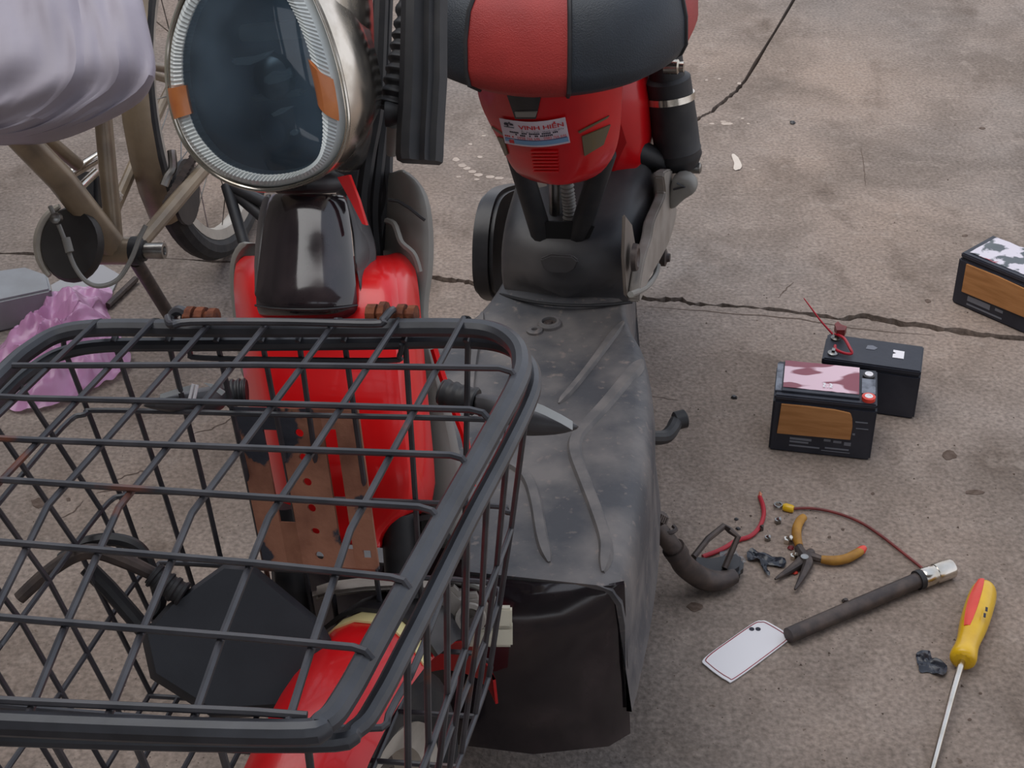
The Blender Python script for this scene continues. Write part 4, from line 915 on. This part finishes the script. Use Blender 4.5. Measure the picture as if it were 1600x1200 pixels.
for r in range(NR-1):
    for i in range(nb2): fs.append((r*nb2+i, r*nb2+(i+1) % nb2, (r+1)*nb2+(i+1) % nb2, (r+1)*nb2+i))
fs.append(tuple(range(nb2))[::-1])
tag(obj('plastic_bag', (vs, fs), M_bag, ang=40), 'crumpled translucent pink plastic bag on the floor behind the basket', 'bag')

# ================================================================== batteries
def battery(name, label, o0, xd, dims, mk):
    xd = xd.normalized(); yd = Vector((-xd.y, xd.x, 0)); L_, D_, H_ = dims
    def P(x, y, z): return o0+xd*x+yd*y+Zu*z
    t = thing(name, label, 'battery', P(L_/2, D_/2, 0), 'lead acid batteries on the floor')
    mk(t, P, L_, D_, H_); return t
def bxl(P, x0, x1, y0, y1, z0, z1):
    return [P(x, y, z) for x in (x0, x1) for y in (y0, y1) for z in (z0, z1)], [(0, 1, 3, 2), (4, 6, 7, 5), (0, 4, 5, 1), (2, 3, 7, 6), (0, 2, 6, 4), (1, 5, 7, 3)]
def mk_main(t, P, L_, D_, H_):
    case = obj('case', bxl(P, 0, L_, 0, D_, 0, H_-.012), M_batt, t, bevel=.003)
    lid_ = obj('battery_lid', prism([P(.001, .001, H_-.0115), P(L_-.001, .001, H_-.0115), P(L_-.001, D_-.001, H_-.0115), P(.001, D_-.001, H_-.0115)], Zu*.0085), M_batt, t, bevel=.002)
    obj('raised_deck', bxl(P, .010, L_-.026, .010, D_-.004, H_-.003, H_), M_batt, lid_, bevel=.002)
    obj('carry_notch', prism([P(.001, .012, H_-.003), P(.010, .012, H_-.003), P(.010, D_-.012, H_-.003), P(.001, D_-.012, H_-.003)], Zu*.002), mat('clear_tape_shine', (120, 124, 134), .15, c2=(60, 62, 72), scale=60), lid_)
    rows = [[P(lerp(.012, L_-.028, i/14), lerp(.020, D_-.004, j/8), H_+.0006+.0012*abs(mnoise.noise(Vector((i*.6, j*.8, 4))))) for i in range(15)] for j in range(9)]
    wl = obj('wrap_label', sheet(rows, .0004, up=Zu), M_wrap, t, label='torn pink and maroon wrap on top')
    obj('wrap_letter', merge(*[([P(lerp(.070, .085, a), lerp(.028, .04, b), H_+.0022) for a, b in q], [tuple(range(len(q)))]) for q in (((0, 0), (.25, 0), (.25, .2), (.12, .2), (.25, .55), (.25, 1), (.0, 1), (0, .75), (.12, .75), (0, .4)), ((.4, 0), (.52, 0), (.52, .2), (.4, .2)), ((.65, 0), (.95, 0), (.95, .2), (.8, .2), (.95, .5), (.85, 1), (.62, 1), (.62, .8), (.75, .7), (.65, .3)))]), M_white, wl)
    rp = obj('terminal_post', disc_stack(P(L_-.014, .014, H_-.003), Zu, [(0, .010), (.006, .010), (.0065, .006), (.004, .005)], 18), M_scarlet, t, label='red positive terminal')
    obj('terminal_ring', disc_stack(P(L_-.014, .014, H_+.002), Zu, [(0, .006), (.0018, .006), (.002, .0035), (.001, .003)], 16), M_white, rp)
    bp = obj('terminal_post', disc_stack(P(L_-.014, D_-.022, H_-.003), Zu, [(0, .009), (.004, .009), (.0045, .006)], 18), M_blk, t)
    obj('terminal_ring', disc_stack(P(L_-.014, D_-.022, H_+.001), Zu, [(0, .0062), (.002, .0062), (.002, .0036), (.001, .003)], 16), M_white, bp)
    obj('terminal_tape', prism([P(L_-.024, .026, H_-.002), P(L_-.004, .026, H_-.002), P(L_-.004, D_-.032, H_-.002), P(L_-.024, D_-.032, H_-.002)], Zu*.002), MATS['clear_tape_shine'], t)
    cb = [(.010, .034), (.118, .036), (.1185, .060), (.117, .072), (.114, .0805), (.112, .083), (.09, .086), (.05, .087), (.012, .0865), (.0112, .06)]
    obj('cardboard_patch', prism([P(x, -.0002, z) for x, z in cb], P(0, -.0035, 0)-P(0, 0, 0)), M_card, t, bevel=.0006, label='brown cardboard patch taped to the front')
    for x0, x1, z0, z1 in ((.03, .062, .024, .028), (.03, .058, .019, .022), (.03, .075, .012, .0145), (.08, .09, .027, .031), (.094, .106, .026, .03), (.11, .120, .023, .029), (.083, .118, .014, .0165), (.078, .12, .0095, .0105), (.122, .14, .066, .068), (.124, .142, .055, .0565), (.12, .124, .043, .046)):
        obj('case_print', bxl(P, x0, x1, -.0005, .0005, z0, z1), M_gry, case)
o0 = Vector((.387, 1.973, 0)); xd = Vector((.533, 1.945, 0))-o0
battery('scooter_battery', 'black battery with pink wrap on top and cardboard patch, in front of another battery', o0, xd, (.151, .099, .102), mk_main)
def mk_back(t, P, L_, D_, H_):
    case = obj('case', bxl(P, 0, L_, 0, D_, 0, H_-.010), M_batt, t, bevel=.003)
    lid_ = obj('battery_lid', bxl(P, .0005, L_-.0005, .0005, D_-.0005, H_-.0095, H_), M_batt, t, bevel=.002)
    obj('terminal_recess', bxl(P, -.001, .012, .006, D_-.006, H_-.016, H_-.004), M_batt, lid_, bevel=.002)
    for y in (.016, D_-.016):
        obj('terminal_post', merge(disc_stack(P(.014, y, H_-.001), Zu, [(0, .008), (.004, .008), (.006, .004)], 14), bxl(P, .012, .017, y-.004, y+.004, H_, H_+.009)), M_steel, t)
    obj('paper_tag', prism([P(x, y, H_+.0002) for x, y in ((.104, .030), (.121, .030), (.121, .052), (.104, .053), (.104, .047), (.109, .044), (.104, .040))], Zu*.0005), M_white, t)
    obj('worn_mark', prism([P(x, y, H_+.0002) for x, y in ((.062, .045), (.075, .045), (.080, .052), (.072, .058), (.064, .056))], Zu*.0003), M_gry, t)
o1 = Vector((.624, 2.054, 0)); xd1 = G(1440, 585, .086)-G(1283, 563, .086); xd1.z = 0
bk = battery('scooter_battery', 'plain black battery with red cable looped on top, behind the wrapped battery', o1-xd1.normalized()*.150, xd1, (.150, .078, .088), mk_back)
cb_ = obj('battery_cable', merge(tube([G(1256, 466, .14), G(1268, 482, .13), G(1283, 502, .115), G(1301, 522, .098)], [.0008, .0013, .0015, .0018], 7, k=4), tube([G(1305, 522, .096), G(1318, 528, .1), G(1327, 542, .1), G(1331, 552, .094), G(1320, 552, .0925), G(1306, 546, .0925), G(1305, 540, .0925)], .0024, 8, k=5)), M_redwire)
tag(cb_, 'stiff red cable sticking up from the rear black battery', 'cable')
o = obj('cable_clip', merge(prism([G(x, y, .094) for x, y in ((1303, 516), (1308, 512), (1313, 517), (1322, 520), (1319, 526), (1306, 526))], Zu*.012)), M_brownwire, cb_); 
def mk_third(t, P, L_, D_, H_):
    case = obj('case', bxl(P, 0, L_, 0, D_, 0, H_-.012), M_batt, t, bevel=.003)
    lid_ = obj('battery_lid', bxl(P, .002, L_-.002, .002, D_-.002, H_-.0115, H_-.002), M_batt, t, bevel=.002)
    rows = [[P(lerp(.012, L_-.012, i/14), lerp(.012, D_-.006, j/8), H_-.0014+.002*abs(mnoise.noise(Vector((i*.6, j*.8, 9))))) for i in range(15)] for j in range(9)]
    obj('wrap_label', sheet(rows, .0004, up=Zu), mat('green_pink_wrap', (204, 196, 204), .3, c2=(52, 60, 64), scale=24, lo=.48, hi=.52, c3=(150, 40, 60), scale3=15, lo3=.55, hi3=.58, coat=.5), t)
    cb = [(.018, .030), (.15, .032), (.15, .082), (.08, .085), (.018, .084)]
    obj('cardboard_patch', prism([P(x, -.0002, z) for x, z in cb], P(0, -.0035, 0)-P(0, 0, 0)), M_card, t, bevel=.0006)
    for x0, x1, z0, z1 in ((.03, .075, .016, .026), (.03, .10, .008, .011), (.085, .10, .020, .025)): obj('case_print', bxl(P, x0, x1, -.0005, .0005, z0, z1), M_gry, case)
o2 = G(1486, 472); battery('scooter_battery', 'black battery with cardboard patch at the far right edge beside the crack', o2, G(1550, 500)-o2, (.151, .099, .10), mk_third)

# ================================================================== tools and scraps
# pliers
pv = G(1257, 872, .006)
pl_ = thing('pliers', 'open pliers with ochre grips and dark jaws lying on the floor', 'pliers', G(1257, 872, 0))
def tz(px, h): return [G(x, y, h) for x, y in px]
obj('jaw', tube(tz([(1268, 862), (1260, 871), (1250, 880), (1232, 892), (1211, 905)], .007), [.0055, .0085, .008, .005, .0015], 10, k=4), M_darksteel, pl_)
obj('jaw', tube(tz([(1247, 856), (1254, 868), (1262, 880), (1254, 900), (1242, 921)], .009), [.0055, .0085, .008, .005, .0015], 10, k=4), M_darksteel, pl_)
obj('pivot_screw', disc_stack(G(1257, 872, .014), Zu, [(0, .006), (.003, .0055), (.0035, .003)], 14), M_steel, pl_)
obj('shank', tube(tz([(1258, 868), (1270, 870), (1284, 874)], .008), [.008, .006, .005], 8, k=3), M_darksteel, pl_)
obj('shank', tube(tz([(1257, 872), (1252, 862), (1248, 852)], .008), [.008, .006, .005], 8, k=3), M_darksteel, pl_)
obj('grip', tube(tz([(1249, 854), (1245, 840), (1245, 826), (1250, 814), (1256, 808)], .008), [.0055, .0068, .0068, .0066, .0055], 12, k=5), M_ochre, pl_)
g2 = obj('grip', tube(tz([(1283, 874), (1302, 876), (1322, 873), (1338, 865), (1346, 860)], .008), [.0055, .0068, .0068, .0066, .0055], 12, k=5), M_ochre, pl_)
obj('grip_tip', tube(tz([(1342, 862), (1347, 859), (1351, 856)], .008), [.006, .0062, .004], 12), M_scarlet, g2)
# screwdriver
sd = thing('screwdriver', 'yellow and red handled screwdriver lying near the corner of the floor', 'screwdriver', G(1500, 1030, 0))
hA, hB = G(1540, 916, .019), G(1503, 1034, .019); dS = (hB-hA); LS_ = dS.length; dS.normalize()
sa, sbv, _ = frame(dS)
rings = []
for t, r in ((0, .010), (.03, .0165), (.1, .0195), (.3, .0205), (.55, .0195), (.68, .0165), (.76, .0150), (.84, .0155), (.92, .0178), (.97, .0178), (1.0, .014)):
    rings.append([hA+dS*(LS_*t)+(sa*math.cos(2*math.pi*(j+.5)/12)+sbv*math.sin(2*math.pi*(j+.5)/12))*(r*(1 if (j//2) % 2 == 0 or t > .7 else .93)) for j in range(12)])
hd = obj('handle', loft(rings), M_yel, sd, sub=1, ang=40)
# red inlays on the handle
best = (Cv-lerp(hA, hB, .4)); best = (best-dS*best.dot(dS)).normalized(); side = dS.cross(best).normalized()
if side.dot(Rv) > 0: side = -side
def inlay(ang_, t0, t1, wd):
    n_ = (best*math.cos(ang_)+side*math.sin(ang_)); s_ = dS.cross(n_)
    rows = []
    for i in range(9):
        t = lerp(t0, t1, i/8); e = math.sin(math.pi*min(1, max(0, (i+.6)/9.2)))**.4; r = .0207-.0032*abs(t-.32)**1.5*6
        rows.append([hA+dS*(LS_*t)+n_*r*(1-.06*abs(q))+s_*(wd*q*e) for q in (-1, -.5, 0, .5, 1)])
    obj('red_inlay', sheet(rows, .0015, up=n_), M_scarlet, hd)
inlay(math.radians(28), .04, .66, .0075); inlay(math.radians(-150), .04, .66, .0075)
obj('handle_mark', merge(*[prism([hA+dS*(LS_*t)+best*.0205-side*(.0075+q) for t, q in ((t0, 0), (t0+.05, .001), (t0+.05, .004), (t0, .003))], best*.0006) for t0 in (.42, .50)]), M_ink, hd)
obj('shaft', tube([hB-dS*.01, G(1488, 1085, .017), G(1473, 1140, .013), G(1452, 1218, .006)], [.0042, .0042, .004, .0035], 12), M_chrome, sd)
# socket wrench bar
sw = thing('socket_wrench', 'long dark steel bar with shiny chrome socket beside the pliers', 'wrench', G(1340, 945, 0))
b0, b1, b2 = G(1232, 993, .013), G(1438, 905, .013), G(1486, 888, .013)
obj('bar', tube([b0, lerp(b0, b1, .33), lerp(b0, b1, .66), b1], [.0105, .011, .0112, .011], 14), M_darksteel, sw)
dd = (b2-b1); ll = dd.length; dd.normalize()
obj('bar_collar', disc_stack(b1-dd*.006, dd, [(0, .0112), (0, .0135), (.008, .0135), (.008, .0112)], 18), M_blkrub, sw)
sk = obj('socket', disc_stack(b1+dd*.002, dd, [(0, .0125), (.002, .0138), (.018, .0138), (.019, .0132), (.021, .0132), (.022, .0140), (ll-.004, .0142), (ll-.002, .0135), (ll-.002, .0095), (ll-.012, .009)], 22), M_chrome, sw)
# white card with two holes
cdp = cr([G(x, y, .0015) for x, y in ((1100, 1030), (1140, 1000), (1178, 974), (1190, 971), (1200, 973), (1230, 991), (1234, 998), (1218, 1012), (1150, 1062), (1135, 1064), (1104, 1042))], 4, True)
card = tag(obj('white_card', prism(cdp, Zu*.0015), M_white), 'white card with red border and two dark dots below the kickstand', 'card')
cc = sum(cdp, Vector())/len(cdp)
obj('card_border', tube([lerp(cc, p, .93)+Zu*.0016 for p in cdp], .0007, 5, closed=True), mat('maroon_ink', (150, 60, 70), .6), card)
for x, y in ((1174.5, 983), (1184.5, 983)): obj('card_dot', disc_stack(G(x, y, .003), Zu, [(0, .0035), (.0004, .0035)], 14), M_ink, card)
# cables on the floor
rw_ = tag(obj('red_cable', tube([G(x, y, .004) for x, y in ((1187, 776), (1192, 790), (1193, 806), (1186, 824), (1172, 838), (1150, 845), (1128, 858), (1098, 870))], .0033, 9, k=6), M_redwire), 'short curved red cable with bare end beside the kickstand foot', 'cable')
obj('copper_strands', tube([G(1187, 777, .004), G(1188, 772, .006), G(1187, 768, .008)], [.003, .0028, .0008], 8), mat('copper', (204, 130, 100), .4, .5), rw_)
br_ = thing('ring_terminal_cable', 'thin brown red cable with yellow sleeve ring terminal above the pliers', 'cable', G(1330, 820))
obj('wire', tube([G(x, y, .004) for x, y in ((1238, 795), (1262, 794), (1288, 797), (1318, 805), (1348, 818), (1378, 838), (1410, 863), (1446, 892))], .0021, 8, k=6), M_brownwire, br_)
obj('sleeve', tube([G(1223, 792, .005), G(1227, 792.5, .005), G(1236, 795, .005), G(1240, 796, .005)], [.0045, .006, .006, .005], 12), M_yel, br_)
rg = G(1216, 789, .004); obj('ring_lug', tube([rg+Vector((math.cos(a), math.sin(a), 0))*.0055 for a in [2*math.pi*k/16 for k in range(16)]], .0016, 6, closed=True), M_steel, br_)
# nuts, screws and crumbs
def nut(x, y, r, m, label, name='hex_nut', cat='nut'):
    c = G(x, y, 0); a0 = random.random()
    o = obj(name, merge(disc_stack(c+Zu*.0005, Zu, [(0, r), (r*1.2, r), (r*1.3, r*.6), (r*.9, r*.45)], 6), disc_stack(c+Zu*(r*1.2), Vector((.3, -.4, .6)), [(0, r*.5), (r*1.2, r*.45)], 8)), m)
    return tag(o, label, cat)
nut(1215, 817, .0050, M_steel, 'small steel screw on the floor just below the ring terminal', 'screw', 'screw')
nut(1199, 844, .0045, M_steel, 'small steel screw nearest the curve of the red cable', 'screw', 'screw')
nut(1231, 848, .0062, M_chrome, 'shiny steel nut beside the upper ochre pliers grip')
nut(1240, 873, .0052, M_chrome, 'shiny nut touching the pliers jaws')
nut(1188, 828, .0045, M_darksteel, 'dark rusty screw touching the red cable', 'screw', 'screw')
def crumb(x, y, r, m, label, cat, name):
    c = G(x, y, 0); vs = []; n = 8
    rings = [[c+Vector((math.cos(2*math.pi*j/n)*r*k*random.uniform(.7, 1.3), math.sin(2*math.pi*j/n)*r*k*random.uniform(.6, 1.2), h*r)) for j in range(n)] for k, h in ((.8, 0.02), (1, .35), (.55, .8))]
    return tag(obj(name, loft(rings), m, ang=20), label, cat)
crumb(1240, 894, .0065, M_scarlet, 'small red plastic scrap between the pliers jaws', 'scrap', 'red_scrap')
crumb(1236, 857, .005, mat('maroon_scrap', (120, 40, 44), .5), 'small maroon scrap under the shiny nut', 'scrap', 'scrap')
crumb(1150, 812, .0035, M_blk, 'tiny dark crumb above the kickstand loop', 'crumb', 'crumb')
crumb(1153, 827, .0035, M_blk, 'tiny dark crumb just above the stand loop corner', 'crumb', 'crumb')
crumb(1321, 940, .0055, M_darksteel, 'small grey metal scrap beside the wrench bar', 'scrap', 'scrap')
crumb(1147, 622, .0055, M_blk, 'small dark pebble left of the wrapped battery', 'pebble', 'pebble')
crumb(1085, 269, .006, M_blk, 'small dark pebble right of the rear foot peg', 'pebble', 'pebble')
crumb(1238, 193, .007, M_blk, 'small dark pebble on the open floor at the upper right', 'pebble', 'pebble')
def scrap(name, px, m, label, hgt=.012, seed=1.0, cat='tape'):
    b_ = [G(x, y, 0) for x, y in px]; c = sum(b_, Vector())/len(b_); bb_ = cr(b_, 4, True); vs, fs = [], []; n = len(bb_)
    for r in range(1, 7):
        for p in bb_:
            q = lerp(c, p, r/6); vs.append(Vector((q.x, q.y, .0012+hgt*abs(mnoise.noise(Vector((q.x*70, q.y*70, seed)))))))
    for r in range(5):
        for i in range(n): fs.append((r*n+i, r*n+(i+1) % n, (r+1)*n+(i+1) % n, (r+1)*n+i))
    fs.append(tuple(range(n))[::-1])
    return tag(obj(name, (vs, fs), m, ang=25), label, cat)
scrap('tape_scrap', [(1168, 864), (1178, 861), (1200, 870), (1226, 876), (1224, 889), (1200, 886), (1196, 892), (1203, 902), (1196, 900), (1186, 882), (1168, 877)], M_tape, 'shiny black tape strip between the stand foot and the pliers', .012, 2.2)
scrap('tape_scrap', [(1431, 1024), (1440, 1018), (1452, 1019), (1456, 1030), (1479, 1045), (1471, 1061), (1452, 1052), (1438, 1052), (1434, 1042)], M_tape, 'crumpled black tape scrap left of the screwdriver shaft', .012, 5.2)
scrap('clear_film_scrap', [(1124, 868), (1135, 860), (1150, 866), (1166, 878), (1152, 886), (1132, 882)], M_clear, 'crumpled clear plastic film beside the stand foot', .012, 8.2, 'film')
scrap('paint_flake', [(1143, 244), (1148, 243), (1155, 250), (1159, 262), (1152, 267), (1146, 265), (1147, 256)], M_chip, 'white paint flake on the floor right of the rear shock', .004, 3.3, 'flake')

# ================================================================== marks on the floor
M_spot = mat('faded_paint', (186, 170, 157), .9, c2=(168, 152, 140), scale=60)
def spot(x, y, rx, ry, m, name): 
    vs = [G(x+rx*math.cos(a)*random.uniform(.75, 1.15), y+ry*math.sin(a)*random.uniform(.75, 1.15), .0007) for a in [2*math.pi*k/12 for k in range(12)]]
    obj(name, prism(vs, Zu*-.002), m, floor)
for x, y, rx, ry in ((712, 249, 7, 4), (722, 258, 8, 4), (730, 263, 7, 3), (738, 268, 8, 3.5), (748, 273, 9, 3.5), (765, 276, 9, 3), (780, 278, 9, 3), (717, 276, 5, 2), (750, 245, 5, 2.5), (745, 280, 5, 2), (1112, 193, 5, 2), (1136, 193, 11, 3), (1130, 190, 6, 2), (1160, 185, 3, 1.5), (1169, 193, 3, 1.5), (1104, 125, 3, 1.5), (1124, 123, 3, 1.5), (1155, 130, 4, 2), (1178, 265, 3, 1), (756, 212, 4, 2), (735, 225, 4, 2)): spot(x, y, rx*.85, ry*.8, M_spot, 'paint_spot')
M_stain_shade = mat('dark_stain', (84, 68, 58), .95, c2=(104, 88, 78), scale=120)
for x, y, rx, ry in ((1086, 948, 12, 7), (1484, 711, 11, 8), (1523, 769, 15, 4), (1296, 839, 3, 2), (1317, 827, 3, 2), (1450, 470, 5, 3), (1507, 368, 5, 2), (757, 402, 5, 2), (60, 786, 12, 8), (107, 780, 4, 3), (1535, 200, 5, 2), (1364, 771, 3, 2), (1532, 1083, 3, 2), (1515, 1124, 3, 2)): spot(x, y, rx, ry, M_stain_shade, 'dirt_pit')  # flat dark discs, some painting the shaded hollow of a floor hole
def hair(px, wpx=1.2):
    pts = [G(x, y, .0006) for x, y in px]; pts = jit(pts, 5, .002); L1, R_1 = [], []
    for i, p in enumerate(pts):
        d = (pts[min(i+1, len(pts)-1)]-pts[max(i-1, 0)]).normalized(); s = Vector((-d.y, d.x, 0)); k = math.sin(math.pi*(i+.3)/(len(pts)))*.0007*wpx+.0002
        L1.append(p+s*k); R_1.append(p-s*k)
    n = len(L1); obj('hairline_crack', (L1+R_1, [(i, i+1, n+i+1, n+i) for i in range(n-1)]), M_stain_shade, floor)
hair([(1215, 466), (1228, 452), (1240, 441)]); hair([(1000, 478), (1100, 486), (1250, 498), (1350, 515), (1460, 524)], 1.6); hair([(175, 752), (200, 742), (225, 735), (250, 722)], 1.5); hair([(150, 770), (172, 767), (182, 765)], 1.5); hair([(90, 812), (115, 800), (130, 782)], 1.3); hair([(300, 678), (325, 672), (352, 660), (364, 650)], 1.5); hair([(1345, 230), (1350, 260), (1352, 290)], .8); hair([(1020, 620), (1060, 625)], .8)
# grit
vs, fs = [], []
for k in range(2600):
    x = random.uniform(-60, 1660); y = random.uniform(60, 1230); p = G(x, y, 0); r = random.uniform(.0004, .0013) if random.random() < .93 else random.uniform(.0015, .0026)
    o_ = len(vs); a = random.random()*6
    vs += [p+Vector((math.cos(a)*r, math.sin(a)*r, 0)), p+Vector((math.cos(a+2.1)*r*1.2, math.sin(a+2.1)*r, 0)), p+Vector((math.cos(a+4.2)*r, math.sin(a+4.2)*r*1.3, 0)), p+Zu*r*.9]
    fs += [(o_, o_+1, o_+3), (o_+1, o_+2, o_+3), (o_+2, o_, o_+3)]
gr = obj('grit', (vs, fs), mat('grit_dirt', (88, 74, 66), .95, c2=(150, 136, 124), scale=9, lo=.5, hi=.6), floor); gr['kind'] = 'stuff'
